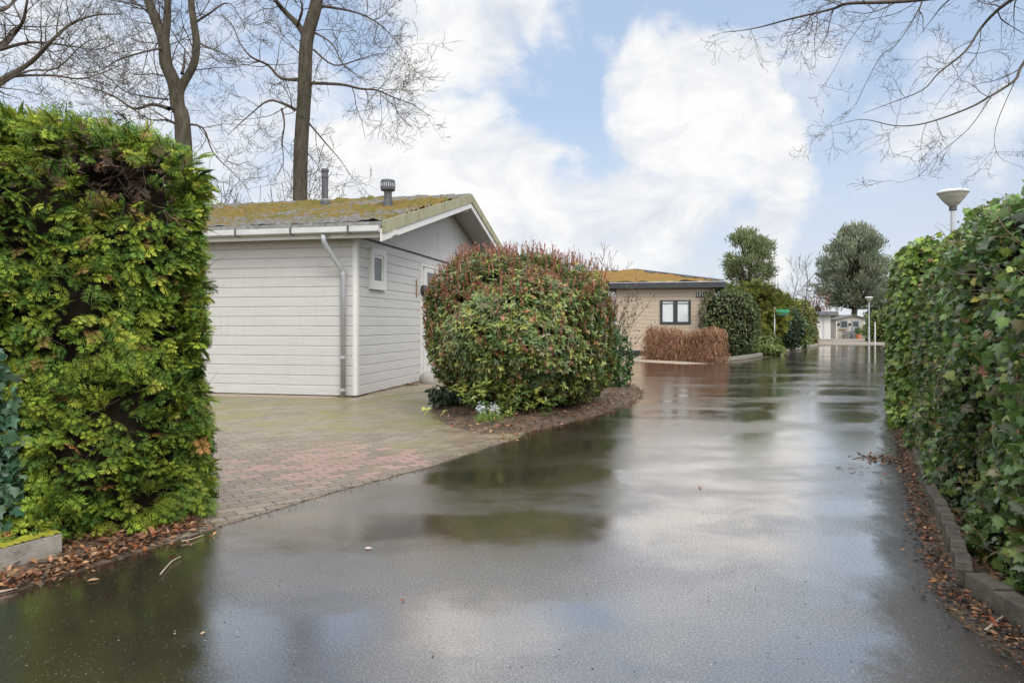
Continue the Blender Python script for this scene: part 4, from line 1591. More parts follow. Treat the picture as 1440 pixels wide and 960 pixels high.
# window with two casements, net curtains behind
a0 = (928 - 868) / 960 * 29.4 - .02
w0, w1, wz0, wz1 = a0 + .0, a0 + 1.27, 1.36, 2.38
m = MB()
for x0, x1, z0, z1 in ((w0, w0 + .10, wz0, wz1), (w1 - .10, w1, wz0, wz1), (w0 + .1, w1 - .1, wz0, wz0 + .10), (w0 + .1, w1 - .1, wz1 - .05, wz1), ((w0 + w1) / 2 - .09, (w0 + w1) / 2 + .09, wz0 + .1, wz1 - .05)):
    m.box(tp(x0, .065, z0), Wd * (x1 - x0), -Wn * .06, UP * (z1 - z0))
wn = m.build('window', M['black'], th2, bevel=.004)
for x0, x1 in ((w0 + .1, (w0 + w1) / 2 - .09), ((w0 + w1) / 2 + .09, w1 - .1)):
    MB().box(tp(x0, .045, wz0 + .1), Wd * (x1 - x0), -Wn * .006, UP * (wz1 - wz0 - .15)).build('pane', M['glass'], wn)
    cv, cf = [], []
    n = 30
    for i in range(n + 1):
        x = x0 + (x1 - x0) * i / n
        o = .030 + .006 * math.sin(i * 1.9)
        cv += [tp(x, o, wz0 + .1), tp(x, o, wz1 - .16)]
    cf = [(2 * i, 2 * i + 2, 2 * i + 3, 2 * i + 1) for i in range(n)]
    mk('curtain', cv, cf, M['curtain'], wn)
    MB().box(tp(x0, .025, wz1 - .125), Wd * (x1 - x0), -Wn * .003, UP * .075).build('top_light', M['curtain'], wn)
    MB().box(tp(x0, .05, wz1 - .16), Wd * (x1 - x0), -Wn * .012, UP * .03).build('glazing_bar', M['black'], wn)


def text(name, body, size, origin, xd, zd, mat, parent, depth=.004):
    cu = bpy.data.curves.new('lettering', 'FONT')
    cu.body = body
    cu.size = size
    cu.extrude = depth
    cu.align_x = 'CENTER'
    cu.align_y = 'CENTER'
    t_ = bpy.data.objects.new('lettering', cu)
    COL.objects.link(t_)
    bpy.context.view_layer.update()
    me = bpy.data.meshes.new_from_object(t_.evaluated_get(bpy.context.evaluated_depsgraph_get()))
    bpy.data.objects.remove(t_)
    V = np.array([v.co[:] for v in me.vertices])
    F = [tuple(p.vertices) for p in me.polygons]
    bpy.data.meshes.remove(me)
    xd, zd = nrm(xd), nrm(zd)
    nd = np.cross(xd, zd)
    W = origin + V[:, :1] * xd + V[:, 1:2] * zd + V[:, 2:3] * nd
    return mk(name, W, F, mat, parent, fix=False)


pa = (977 - 868) / 960 * 29.2
npl = empty('house_number', tp(pa, .03, 2.55), 'dark house number plate on the tan wall under the fascia', 'sign')
MB().box(tp(pa - .01, .05, 2.49), Wd * .32, -Wn * .02, UP * .21).build('plate', M['black'], npl, bevel=.004)
text('number', '171', .205, tp(pa + .15, .056, 2.593), Wd, UP, M['sign_white'], npl)

# ------------------------------------------------------------------ planting in front of the tan house and down the lane
# red-brown twiggy hedge
bhd = empty('deciduous_hedge', G(955, 507), 'clipped bare red brown twiggy hedge below the dark framed window', 'hedge')
g0_, g1_ = G(905, 505.5), G(1003, 511)
hb = Hedge([g0_[:2], g1_[:2]], lambda l: 1.2 + .05 * math.sin(3 * l), .9, 1, 4, .12, 2.5, 101)
n = 5200
pos, nv = hb.sample(n, (0, .7))
ends_, en = hb.end(900, 0)
ends2, en2 = hb.end(900, 1)
pos = np.concatenate([pos, ends_, ends2])
nv = np.concatenate([nv, en, en2])
n = len(pos)
pos = pos - nv * rng.uniform(0, .25, (n, 1))
RB = [(.30, .15, .085), (.38, .21, .12), (.21, .10, .06), (.46, .30, .19)]
y = np.array([0, 0, 1.0]) + rdir(n) * .7 + nv * .35
p1 = scatter(BLADE, pos - y * .12, y, nv + rdir(n) * .5, rng.uniform(.12, .34, n), palette(n, RB, [4, 4, 3, 2]))
p2 = scatter(SMALL, pos + rng.normal(0, .04, (n, 3)), rdir(n), rdir(n), rng.uniform(.035, .07, n), palette(n, RB, [3, 4, 2, 3]))
V, F, C = join([p1, p2])
V[:, 2] = np.maximum(V[:, 2], .0)
big('foliage', V, F, M['litter'], bhd, C)
hb.core('stems', mottled('brown_hedge_inside', (.07, .038, .024), (.12, .065, .04), .9, 12), bhd, .34)

OLIVE = [(.075, .105, .035), (.11, .145, .05), (.16, .19, .07), (.05, .075, .026)]
bush('clipped_shrub', 'big dome shaped clipped dark green shrub beside the red brown hedge', 'shrub', G(1030, 503) + np.array([.15, 1.1, 0]), 1.18, 1.15, 2.88, 0, 7500, SMALL, None, .11, OLIVE, [3, 4, 3, 3], M['leaf'], .07, 2.0, 111, 2.9)
LIME = [(.17, .19, .035), (.24, .24, .045), (.12, .15, .03), (.08, .11, .03)]
bush('conifer_shrub', 'spreading golden green conifer shrub behind the clipped dome, under the pine', 'shrub', P(1052, 0, 33.5) * np.array([1, 1, 0]), 1.6, 1.3, 3.35, .3, 5200, FROND, FROND_C, .34, LIME, [3, 3, 3, 2], M['needle'], .28, 2.2, 112, 2.3, .7, -.1, .25)
bush('conifer_shrub', 'lower golden green conifer shrub leaning over the street sign', 'shrub', P(1086, 0, 35.5) * np.array([1, 1, 0]), 1.5, 1.2, 2.75, .3, 4200, FROND, FROND_C, .34, LIME, [3, 3, 2, 3], M['needle'], .25, 2.2, 113, 2.3, .7, -.1, .25)
bush('dark_shrub', 'dark green shrub behind the post of the green street sign', 'shrub', P(1099, 0, 35.0) * np.array([1, 1, 0]), .95, .9, 2.25, 0, 2600, SMALL, None, .16, [(.022, .045, .018), (.04, .07, .028), (.06, .095, .035)], [3, 3, 2], M['leaf'], .14, 2.5, 114)
bush('low_shrub', 'light green low shrub with pale leaves beside the kerb and dome', 'shrub', G(1070, 497) + np.array([0, .6, 0]), 1.15, .8, 1.15, .4, 2800, OVAL, OVAL_C, .17, [(.15, .19, .06), (.20, .24, .075), (.09, .13, .04)], [3, 3, 2], M['leaf'], .14, 2.5, 115)
bush('low_shrub', 'yellow green ground hugging shrub in front of the light green one', 'shrub', G(1082, 499.5), .75, .45, .42, .5, 1300, SMALL, None, .13, [(.22, .26, .06), (.16, .21, .05)], [1, 1], M['leaf'], .06, 4, 116)
bush('low_shrub', 'grey brown thin leaved shrub around the foot of the sign post', 'shrub', G(1092, 492) + np.array([.1, 0, 0]), .55, .5, 1.25, 0, 900, SMALL, None, .11, [(.15, .14, .09), (.11, .10, .06), (.10, .12, .05)], [2, 2, 2], M['leaf'], .14, 3, 117)
bush('rhododendron', 'mid green large leaved shrub by the kerb right of the sign', 'shrub', G(1117, 490.5) + np.array([0, .6, 0]), .95, .9, 1.75, 0, 2600, OVAL, OVAL_C, .19, [(.07, .12, .03), (.12, .17, .045), (.17, .21, .06), (.03, .06, .02)], [3, 3, 2, 2], M['glossy_leaf'], .15, 2.5, 118)
e = empty('clipped_hedge', G(1140, 488), 'olive green clipped hedge along the far kerb before the white building', 'hedge')
h4 = Hedge([G(1120, 489.5)[:2] + np.array([-.2, .9]), G(1152, 484.6)[:2] + np.array([.45, 1.2])], lambda l: 2.75 - .035 * l, 1.6, 1, 5, .16, 1.4, 121)
h4.core('stems', M['core'], e, .22)
pos, nv = h4.sample(6500, (0, .65))
p2, n2_ = h4.end(1400, 1)
p3, n3_ = h4.end(1400, 0)
V, F, C = leafy(np.concatenate([pos, p2, p3]), np.concatenate([nv, n2_, n3_]), SMALL, None, .20, [(.15, .165, .04), (.20, .20, .055), (.11, .14, .035), (.19, .14, .06)], [3, 3, 3, 1.5], .6, .2, .25)
big('foliage', V, F, M['leaf'], e, C)
# far hedges beside the shed
bush('clipped_hedge', 'rounded light green hedge behind the far street lamp', 'hedge', P(1253, 0, 53) * np.array([1, 1, 0]), 1.4, 1.6, 2.35, 0, 3600, SMALL, None, .24, [(.14, .19, .04), (.20, .24, .055), (.08, .12, .03)], [3, 3, 2], M['leaf'], .16, 1.6, 122, 4)
bush('dark_hedge', 'dark green hedge between the white building and the garden shed', 'hedge', P(1170, 0, 67) * np.array([1, 1, 0]), .8, 1.0, 2.3, 0, 2400, SMALL, None, .26, [(.05, .08, .028), (.09, .12, .04)], [3, 2], M['leaf'], .14, 1.6, 123, 4)
bush('round_bush', 'distant grey green bush above the far right hedge', 'shrub', P(1252, 0, 66) * np.array([1, 1, 0]), 1.9, 1.6, 3.4, 0, 2200, SMALL, None, .32, [(.10, .13, .06), (.14, .17, .08)], [3, 2], M['leaf'], .3, 1.3, 124)

# green street sign
sp = P(1089, 0, 32.4) * np.array([1, 1, 0])
sg = empty('street_sign', sp, 'green street name sign on a thin grey post among shrubs', 'sign')
px = sp[1] / FPX
MB().tube([sp + UP * -.05, sp + UP * 2.17], .035, 12).build('post', M['galv'], sg, smooth=True)
zs = 1.98
MB().box(sp + np.array([.03, -.045, zs - .08]), (.62, -.08, 0), (0, .02, 0), UP * .16).build('sign_panel', M['sign_green'], sg)
MB().box(sp + np.array([.10, -.045, zs - .21]), (.50, -.065, 0), (0, .015, 0), UP * .10).build('lower_panel', mottled('dark_green_paint', (.012, .09, .05), (.02, .12, .06), .5, 4), sg)


# ------------------------------------------------------------------ street lamps
def lamp(base, height, label, d=.50):
    e = empty('street_lamp', base, label, 'street lamp', 'street lamps along the lane')
    b = np.array([base[0], base[1], 0.])
    MB().lathe(b, [(.062, -.05), (.062, 1.1), (.045, 1.13), (.038, height - .30)], 16).build('pole', M['galv'], e, smooth=False)
    sh = MB().lathe(b, [(.05, height - .36), (.062, height - .355), (.062, height - .29), (.05, height - .285)], 18).build('collar', M['dark_plastic'], e)
    MB().lathe(b, [(.06, height - .283), (.13, height - .215), (.20, height - .12), (d / 2 - .012, height - .055)], 28).build('lamp_shade', M['lamp_body'], e)
    MB().lathe(b, [(d / 2, height - .052), (d / 2 + .008, height - .03), (d / 2 - .03, height), (d / 4, height + .015), (.01, height + .02)], 28).build('lamp_cover', M['lamp_top'], e)
    return e


l1 = P(1340, 268, 12.2)
lamp(l1, l1[2], 'tall street lamp with a wide cone head rising behind the ivy')
l2 = G(1222, 484)
lamp(l2, H + (V0 - 417.5) / FPX * l2[1], 'distant slim street lamp standing in front of the garden shed')
p3 = G(1230.5, 484)
e = empty('marker_post', p3, 'thin pale post beside the distant street lamp', 'post')
MB().tube([p3 - UP * .05, p3 + UP * 1.45], .045, 10).build('shaft', M['white_render'], e)
MB().lathe(p3, [(.052, 1.44), (.052, 1.50), (.02, 1.53)], 10).build('cap', M['galv'], e)
p4 = P(1252.5, 480, 40)
e = empty('marker_post', (p4[0], p4[1], 0), 'orange red marker post at the far end of the long hedge', 'post')
b = np.array([p4[0], p4[1], 0])
MB().tube([b - UP * .05, b + UP * 1.0], .055, 10).build('shaft', M['orange'], e)
MB().lathe(b, [(.06, .8), (.06, .9)], 10).build('band', M['white_render'], e)

# ------------------------------------------------------------------ white building and garden shed at the end
wbY = 54.0
xa = (1168 - U0) / FPX * wbY
wb_ = empty('white_building', (xa - 2, wbY + 2, 0), 'white walled building with flat grey roof showing past the olive hedge', 'building')
MB().box((xa - 5.2, wbY, -.05), (5.2, 0, 0), (0, 6, 0), UP * 2.1).build('wall', M['white_render'], wb_)
MB().box((xa - 5.7, wbY - .5, 2.06), (6.1, 0, 0), (0, 7, 0), UP * .30).build('roof', M['grey_roof'], wb_, bevel=.02)
MB().box((xa - 5.215, wbY - .015, -.03), (5.23, 0, 0), (0, .3, 0), UP * .22).build('plinth', M['concrete'], wb_)
MB().box((xa - .62, wbY - .03, .2), (.10, 0, 0), (0, .04, 0), UP * 1.85).build('downpipe', M['zinc'], wb_)

sY = 64.8
sx0, sx1 = P(1175.5, 0, sY)[0], P(1222, 0, sY)[0]
sw = sx1 - sx0
zE, zA = 1.80, 2.17
sdh = empty('garden_shed', ((sx0 + sx1) / 2, sY + 1.3, 0), 'small greige gabled garden shed at the end of the lane', 'shed')


def front_board(m, x0, x1, z0, z1, o, th=.03):
    m.box((sx0 + x0, sY - o - th, z0), (x1 - x0, 0, 0), (0, th, 0), UP * (z1 - z0))


V = [(sx0, sY, -.03), (sx1, sY, -.03), (sx1, sY, zE), ((sx0 + sx1) / 2, sY, zA), (sx0, sY, zE)]
V += [(x, y + 2.6, z) for x, y, z in V]
mk('wall', V, [(0, 1, 2, 3, 4), (9, 8, 7, 6, 5), (0, 5, 6, 1), (1, 6, 7, 2), (2, 7, 8, 3), (3, 8, 9, 4), (4, 9, 5, 0)], M['shed_wall'], sdh)
mb = MB()
mid = (sx0 + sx1) / 2
for xa_, xb_ in ((sx0 - .2, mid), (sx1 + .2, mid)):
    zz0 = zE - (zA - zE) * .2 / (sw / 2)
    mb.hexa([(xa_, sY - .25, zz0 + .02), (xb_, sY - .25, zA + .02), (xb_, sY + 2.8, zA + .02), (xa_, sY + 2.8, zz0 + .02), (xa_, sY - .25, zz0 + .10), (xb_, sY - .25, zA + .10), (xb_, sY + 2.8, zA + .10), (xa_, sY + 2.8, zz0 + .10)])
mb.build('roof', M['grey_roof'], sdh)
for x in (.0, .85, 1.2, sw - .52, sw - .1):
    mb = MB()
    front_board(mb, x, x + .10, 0, zE - .02, .0, .025)
    mb.build('upright_batten', M['white_render'], sdh)
mb = MB()
front_board(mb, .42, 1.10, 1.02, 1.72, .0, .05)
wn = mb.build('window', M['shed_door'], sdh)
mb = MB()
front_board(mb, .48, 1.04, 1.08, 1.66, .05, .006)
mb.build('pane', M['dark_glass'], wn)
mb = MB()
front_board(mb, .25, 1.0, .86, .93, .0, .16)
mb.build('shelf', M['wood'], sdh)
mb = MB()
front_board(mb, 1.50, 2.22, .02, 1.74, .0, .05)
dr = mb.build('door', M['shed_door'], sdh)
mb = MB()
front_board(mb, 1.60, 2.10, 1.15, 1.62, .05, .006)
mb.build('pane', M['dark_glass'], dr)
for x, lb in ((.22, 'left lantern on the shed wall, beside the window'), (1.28, 'lantern on the shed wall between window and door')):
    c = np.array([sx0 + x, sY - .10, 1.36])
    e = empty('wall_lantern', c, lb.replace('left lantern', 'dark lantern'), 'lamp', 'lanterns on the shed front')
    MB().lathe(c, [(.05, -.14), (.09, -.10), (.11, .05), (.04, .13)], 10).build('lamp_shade', M['black'], e)
    MB().box(c + np.array([-.02, .03, -.02]), (.04, 0, 0), (0, .05, 0), UP * .05).build('arm', M['black'], e)
# bench with dark pots below the shelf
bc = np.array([sx0 + .85, sY - .55, 0])
e = empty('garden_bench', bc, 'dark low bench with slatted back under the shed window', 'bench')
m = MB().box(bc + np.array([-.42, -.2, .30]), (.84, 0, 0), (0, .38, 0), UP * .05)
m.build('seat', M['dark_plastic'], e)
m = MB()
for i in range(7):
    m.box(bc + np.array([-.40 + .125 * i, .15, .35]), (.05, 0, 0), (0, .03, 0), UP * .30)
m.box(bc + np.array([-.42, .14, .62]), (.84, 0, 0), (0, .05, 0), UP * .06)
m.build('backrest', M['dark_plastic'], e)
for x in (-.40, .34):
    for y in (-.18, .12):
        MB().box(bc + np.array([x, y, -.01]), (.06, 0, 0), (0, .06, 0), UP * .31).build('leg', M['dark_plastic'], e)


def potted(c, label, potm, ph, pr, hgt, rad, cols):
    e = empty('potted_plant', c, label, 'potted plant')
    MB().lathe(c, [(pr * .7, -.01), (pr, ph - .06), (pr * 1.1, ph - .055), (pr * 1.1, ph), (pr * .9, ph), (pr * .85, ph - .04)], 16).build('pot', potm, e)
    n = 500
    d = rdir(n)
    pos = np.array([c[0], c[1], ph + hgt * .5]) + d * np.array([rad, rad, hgt * .55]) * rng.uniform(.6, 1, (n, 1))
    V, F, C = leafy(pos, d, SMALL, None, .12, cols, [1] * len(cols))
    big('foliage', V, F, M['leaf'], e, C)
    return e


potted(np.array([sx0 + 1.72, sY - .75, 0]), 'orange terracotta pot with a green shrub before the shed door', M['terracotta'], .42, .26, .72, .30, [(.08, .13, .03), (.14, .18, .05)])
potted(np.array([sx0 + 2.42, sY - .6, 0]), 'tall oval topiary in a white pot right of the shed door', M['white_render'], .40, .19, 1.0, .26, [(.09, .15, .04), (.14, .20, .05)])


# ------------------------------------------------------------------ trees
def grow(lines, p, d, L, r, lvl, droop=0.0, spread=.75, kids=(5, 4, 3), n=7, wander=.16, up=.05, rmin=.003):
    """one twig and, down to lvl 0, its side twigs"""
    q = [np.asarray(p, float)]
    d = nrm(d)
    for k in range(n - 1):
        d = nrm(d + rng.normal(0, wander, 3) + np.array([0, 0, up - droop * k / n]))
        q.append(q[-1] + d * L / (n - 1))
    q = np.array(q)
    rad = np.maximum(np.linspace(r, r * .3, n), rmin)
    lines.append((q, rad))
    if lvl <= 0:
        return
    m = kids[-lvl] if lvl <= len(kids) else 4
    for i in range(m):
        f = rng.uniform(.18, .95)
        j = f * (n - 1)
        a = int(j)
        pt = q[a] + (q[min(a + 1, n - 1)] - q[a]) * (j - a)
        t = nrm(q[min(a + 1, n - 1)] - q[max(a - 1, 0)])
        sd_ = nrm(np.cross(t, rng.normal(size=3)))
        grow(lines, pt, t * (1 - spread * .45) + sd_ * spread, L * rng.uniform(.35, .62) * (1.1 - .4 * f), max(np.interp(j, range(n), rad) * .55, rmin), lvl - 1, droop, spread, kids, n, wander, up, rmin)


TH = .78


def traced(pts, Y, r0, r1, zj=0.0, seed=0):
    """limb through points read off the photograph, set at its own distance; zj bends it out of the flat"""
    r = np.random.default_rng(seed)
    a = np.cumsum(r.normal(0, zj, len(pts)))
    P3 = [P(u, v, Y + (a[i] if i else 0)) for i, (u, v) in enumerate(pts)]
    L = np.array(smoothline(P3, 4))
    return L, r0 * TH * (1 - np.linspace(0, 1, len(L)) ** .7) + r1 * .8


def bare_tree(name, label, limbs, trunk_ids, side_n, side_L, lvl, kids, base, cat='tree', droop=0., up=.05, rmin=.004, spread=.8, extra=None):
    e = empty(name, base, label, cat, None)
    tubes('trunk', [limbs[i] for i in trunk_ids], M['bark'], e)
    lines = []
    for i, (L, r) in enumerate(limbs):
        if i not in trunk_ids:
            lines.append((L, r))
        m = side_n[i] if hasattr(side_n, '__len__') else side_n
        for k in range(m):
            f = rng.uniform(.12, 1.0) if i not in trunk_ids else rng.uniform(.30, 1.0)
            j = int(f * (len(L) - 1))
            t = nrm(L[min(j + 1, len(L) - 1)] - L[max(j - 1, 0)])
            sd_ = nrm(np.cross(t, rng.normal(size=3)))
            grow(lines, L[j], t * .45 + sd_ * .8, side_L * rng.uniform(.5, 1.25), min(r[j] * .45, .02), lvl, droop, spread, kids, 7, .17, up, rmin)
    if extra:
        lines += extra
    tubes('crown', lines, M['twig'], e)
    return e


# tree A: straight trunk behind the white house
YA = 27.0
bA = P(422, 0, YA) * np.array([1, 1, 0])
trA = [np.array([bA[0], bA[1], -.2])] + [P(u, v, YA) for u, v in [(422, 320), (422, 287), (423, 213), (428, 133), (431, 60), (442, 17), (447, -10), (453, -80), (462, -170), (468, -260)]]
trA = np.array(smoothline(trA, 3))
wA = np.interp(trA[:, 2], [0, 5, 12, 14, 17, 21], [.33, .285, .26, .24, .17, .05])
limbs = [(trA, wA)]
for pts, r0, r1 in [
    ([(430, 52), (418, 34), (401, 17), (386, -2), (370, -34), (352, -90), (345, -160)], .16, .04),
    ([(419, 112), (395, 110), (377, 92), (353, 80), (337, 60), (328, 38), (310, 20)], .08, .015),
    ([(416, 155), (401, 147), (377, 142), (350, 163), (320, 190)], .09, .012),
    ([(396, 153), (400, 173), (397, 200), (398, 230), (385, 255)], .05, .01),
    ([(437, 117), (480, 119), (507, 125), (530, 127), (553, 137), (580, 147), (604, 163)], .08, .01),
    ([(446, 8), (480, 13), (507, 20), (530, 32), (550, 50), (567, 72)], .075, .01),
    ([(434, 173), (457, 200), (480, 227), (498, 255)], .05, .008),
    ([(443, 46), (467, 62), (482, 90), (500, 104), (530, 118)], .05, .008),
    ([(441, 70), (470, 92), (505, 84), (540, 76), (572, 92)], .05, .008),
    ([(418, 36), (425, 14), (420, -10), (410, -60)], .06, .02),
    ([(432, 215), (446, 232), (460, 262)], .03, .006),
    ([(455, -90), (500, -100), (540, -70), (570, -30)], .07, .01),
    ([(450, -40), (420, -70), (390, -120), (380, -180)], .08, .01)]:
    limbs.append(traced(pts, YA, r0, r1, .35, len(limbs)))
bare_tree('bare_tree', 'tall straight leafless tree standing behind the mossy white house', limbs, [0, 1], [14, 9, 10, 11, 6, 17, 14, 8, 11, 12, 9, 5, 9, 8], 2.1, 2, (5, 4), bA, rmin=.0058)

# tree B: forked trunk behind the conifer hedge
YB = 21.0
bB = P(262, 0, YB) * np.array([1, 1, 0])
def trunkline(pts, Y, hs_, rs_, base=None):
    q = ([base - UP * .2] if base is not None else []) + [P(u, v, Y) for u, v in pts]
    L = np.array(smoothline(q, 4))
    return L, np.interp(L[:, 2], hs_, rs_)


limbs = [trunkline([(258, 200), (250, 150), (246, 122), (240, 105), (233, 88), (230, 58), (219, 28), (208, -2), (196, -60), (190, -130)], YB, [0, 6, 8.5, 10, 14], [.34, .27, .20, .17, .05], bB),
         trunkline([(250, 138), (255, 122), (272, 92), (276, 60), (272, 28), (269, -2), (272, -70)], YB, [8, 9, 11, 13], [.17, .12, .10, .05]),
         trunkline([(231, 62), (235, 30), (236, -2), (240, -60), (248, -120)], YB, [9, 10, 13], [.15, .13, .05])]
for pts, r0, r1 in [
    ([(256, 104), (259, 88), (260, 68)], .05, .02),
    ([(238, 153), (214, 147), (188, 153), (158, 134), (120, 122), (85, 112)], .08, .01),
    ([(236, 140), (205, 136), (175, 128), (150, 108), (120, 96)], .04, .008),
    ([(228, 68), (200, 74), (165, 85), (140, 100), (105, 104)], .045, .008),
    ([(218, 28), (196, 8), (170, 2), (140, -10)], .05, .01),
    ([(274, 32), (296, 18), (316, 5), (330, 12), (345, 40)], .05, .008),
    ([(276, 60), (300, 70), (325, 82), (345, 110)], .035, .008),
    ([(240, 110), (216, 104), (190, 105), (160, 92)], .035, .008),
    ([(256, 175), (285, 180), (300, 215), (330, 245), (352, 270)], .05, .008),
    ([(262, 190), (240, 170), (210, 168), (180, 150), (150, 150)], .05, .008)]:
    limbs.append(traced(pts, YB, r0, r1, .3, 20 + len(limbs)))
bare_tree('bare_tree', 'leafless tree with a forked trunk and broken stub above the conifer hedge', limbs, [0, 1, 2], [16, 12, 10, 1, 13, 11, 11, 10, 10, 9, 10, 11, 11], 1.6, 2, (5, 4), bB, rmin=.005)

# tree C: limbs sweeping in from the left
YC = 15.5
bC = np.array([-15.0, YC + .5, 0])
tC = [np.array([-15.0, YC + .5, -.2]), np.array([-14.7, YC + .3, 2.5]), np.array([-14.3, YC, 5.0]), np.array([-14.2, YC, 8]), np.array([-14.5, YC, 11])]
tC = np.array(smoothline(tC, 4))
limbs = [(tC, np.interp(tC[:, 2], [0, 5, 11], [.34, .26, .08]))]
for pts, r0, r1 in [
    ([(-160, 190), (-70, 140), (0, 113), (43, 88), (73, 57), (100, 34), (133, 22), (170, 20)], .11, .012),
    ([(-160, 160), (-60, 100), (0, 68), (22, 45), (33, 28), (38, 2), (44, -30)], .09, .02),
    ([(-165, 200), (-60, 150), (0, 112), (67, 106), (110, 111), (140, 104), (170, 92)], .06, .008),
    ([(-170, 60), (-60, 20), (0, 15), (20, 2), (45, -20)], .08, .02),
    ([(0, 70), (40, 60), (75, 62), (105, 66), (135, 70), (165, 60)], .05, .008),
    ([(-100, 120), (0, 62), (20, 40), (60, 38), (95, 35)], .05, .008),
    ([(-160, 210), (-60, 170), (0, 120), (40, 100), (80, 96), (120, 60), (150, 55)], .05, .008)]:
    limbs.append(traced(pts, YC, r0, r1, .25, 40 + len(limbs)))
bare_tree('bare_tree', 'leafless tree whose branches sweep in over the conifer hedge from its left', limbs, [0], [0, 16, 12, 14, 10, 13, 11, 13], 1.25, 2, (5, 4), bC, rmin=.0036)

# tree D: branches hanging in at the top right
YD = 8.5
TH = .6
bD = np.array([13.0, YD + 1, 0])
tD = np.array(smoothline([bD - UP * .2, bD + UP * 3, bD + np.array([-.2, -.2, 6.0]), bD + np.array([-.1, -.3, 10.])], 5))
limbs = [(tD, np.interp(tD[:, 2], [0, 6, 10], [.34, .26, .1]))]
for pts, r0, r1 in [
    ([(1960, -60), (1700, -70), (1450, -20), (1297, -1), (1247, 3), (1193, 5), (1173, 12), (1140, 20), (1107, 28), (1070, 38), (1043, 43), (1018, 46)], .065, .0035),
    ([(1140, 20), (1131, 42), (1103, 52)], .009, .004),
    ([(1300, -4), (1283, 30), (1260, 63), (1238, 80), (1213, 127), (1200, 150), (1160, 180), (1140, 203)], .012, .0022),
    ([(1960, -20), (1650, -60), (1480, -30), (1423, 0), (1397, 20), (1377, 43), (1357, 73), (1320, 103), (1297, 127), (1247, 147), (1213, 160)], .06, .0025),
    ([(1960, 10), (1640, 0), (1500, 20), (1440, 88), (1427, 113), (1390, 137), (1360, 153), (1303, 173), (1260, 177), (1213, 168), (1173, 177)], .05, .0025),
    ([(1393, 137), (1363, 180), (1320, 217), (1293, 247), (1260, 258)], .010, .002),
    ([(1380, 40), (1372, 80), (1330, 130), (1305, 168)], .010, .002),
    ([(1290, 2), (1258, 20), (1200, 33), (1170, 45), (1120, 50)], .010, .002),
    ([(1240, 4), (1215, 30), (1190, 65), (1172, 100), (1150, 130)], .008, .002),
    ([(1960, -120), (1600, -110), (1400, -40), (1335, 0), (1310, 28), (1285, 60)], .04, .002),
    ([(1430, 108), (1400, 180), (1405, 220), (1440, 235)], .008, .002),
    ([(1357, 73), (1330, 90), (1300, 80), (1270, 110)], .007, .002)]:
    limbs.append(traced(pts, YD, r0, r1, .12, 60 + len(limbs)))
bare_tree('bare_tree', 'leafless branches of a tree hanging in above the ivy hedge and street lamp', limbs, [0], [0, 20, 3, 8, 17, 17, 6, 5, 6, 6, 7, 4, 4], .58, 2, (4, 3), bD, droop=.0, up=.03, rmin=.0018)

# thin brushwood behind the roof at the left and bare trees in the far middle
def brush(label, u0, u1, Y, h, n, name='bare_thicket'):
    x0, x1 = P(u0, 0, Y)[0], P(u1, 0, Y)[0]
    e = empty(name, ((x0 + x1) / 2, Y, 0), label, 'tree')
    lines = []
    for i in range(n):
        b = np.array([rng.uniform(x0, x1), Y + rng.uniform(-1, 1), -.05])
        grow(lines, b, np.array([rng.normal(0, .2), 0, 1.0]), h * rng.uniform(.65, 1.1), .05, 2, 0, .6, (9, 6), 8, .12, .10, .012)
    tubes('branches', lines, M['twig'], e)
    return e


brush('thin leafless thicket showing above the mossy roof beside the conifer hedge', 322, 372, 30, 7.0, 7)
brush('leafless fine twigged tree in the distance left of the big pine', 1104, 1146, 62, 6.2, 5, 'bare_tree')
brush('leafless grey brown tree right beside the smaller pine', 1078, 1100, 60, 5.9, 4, 'bare_tree')
brush('leafless tree behind the left end of the orange mossy roof', 836, 872, 44, 5.6, 5, 'bare_tree')
brush('leafless thorny tree standing left of the smaller pine', 1008, 1026, 58, 4.6, 3, 'bare_tree')
e, _ = bush('beech_bush', 'rust red leaved bush below the big pine, left of its trunk', 'shrub', P(1150, 0, 70) * np.array([1, 1, 0]), 1.5, 1.2, 4.5, 0, 700, SMALL, None, .24, [(.25, .11, .07), (.32, .16, .10), (.17, .10, .06)], [2, 2, 1], M['litter'], .4, 1.5, 130, 2.2, .8, .2, .5, None, 1.2)


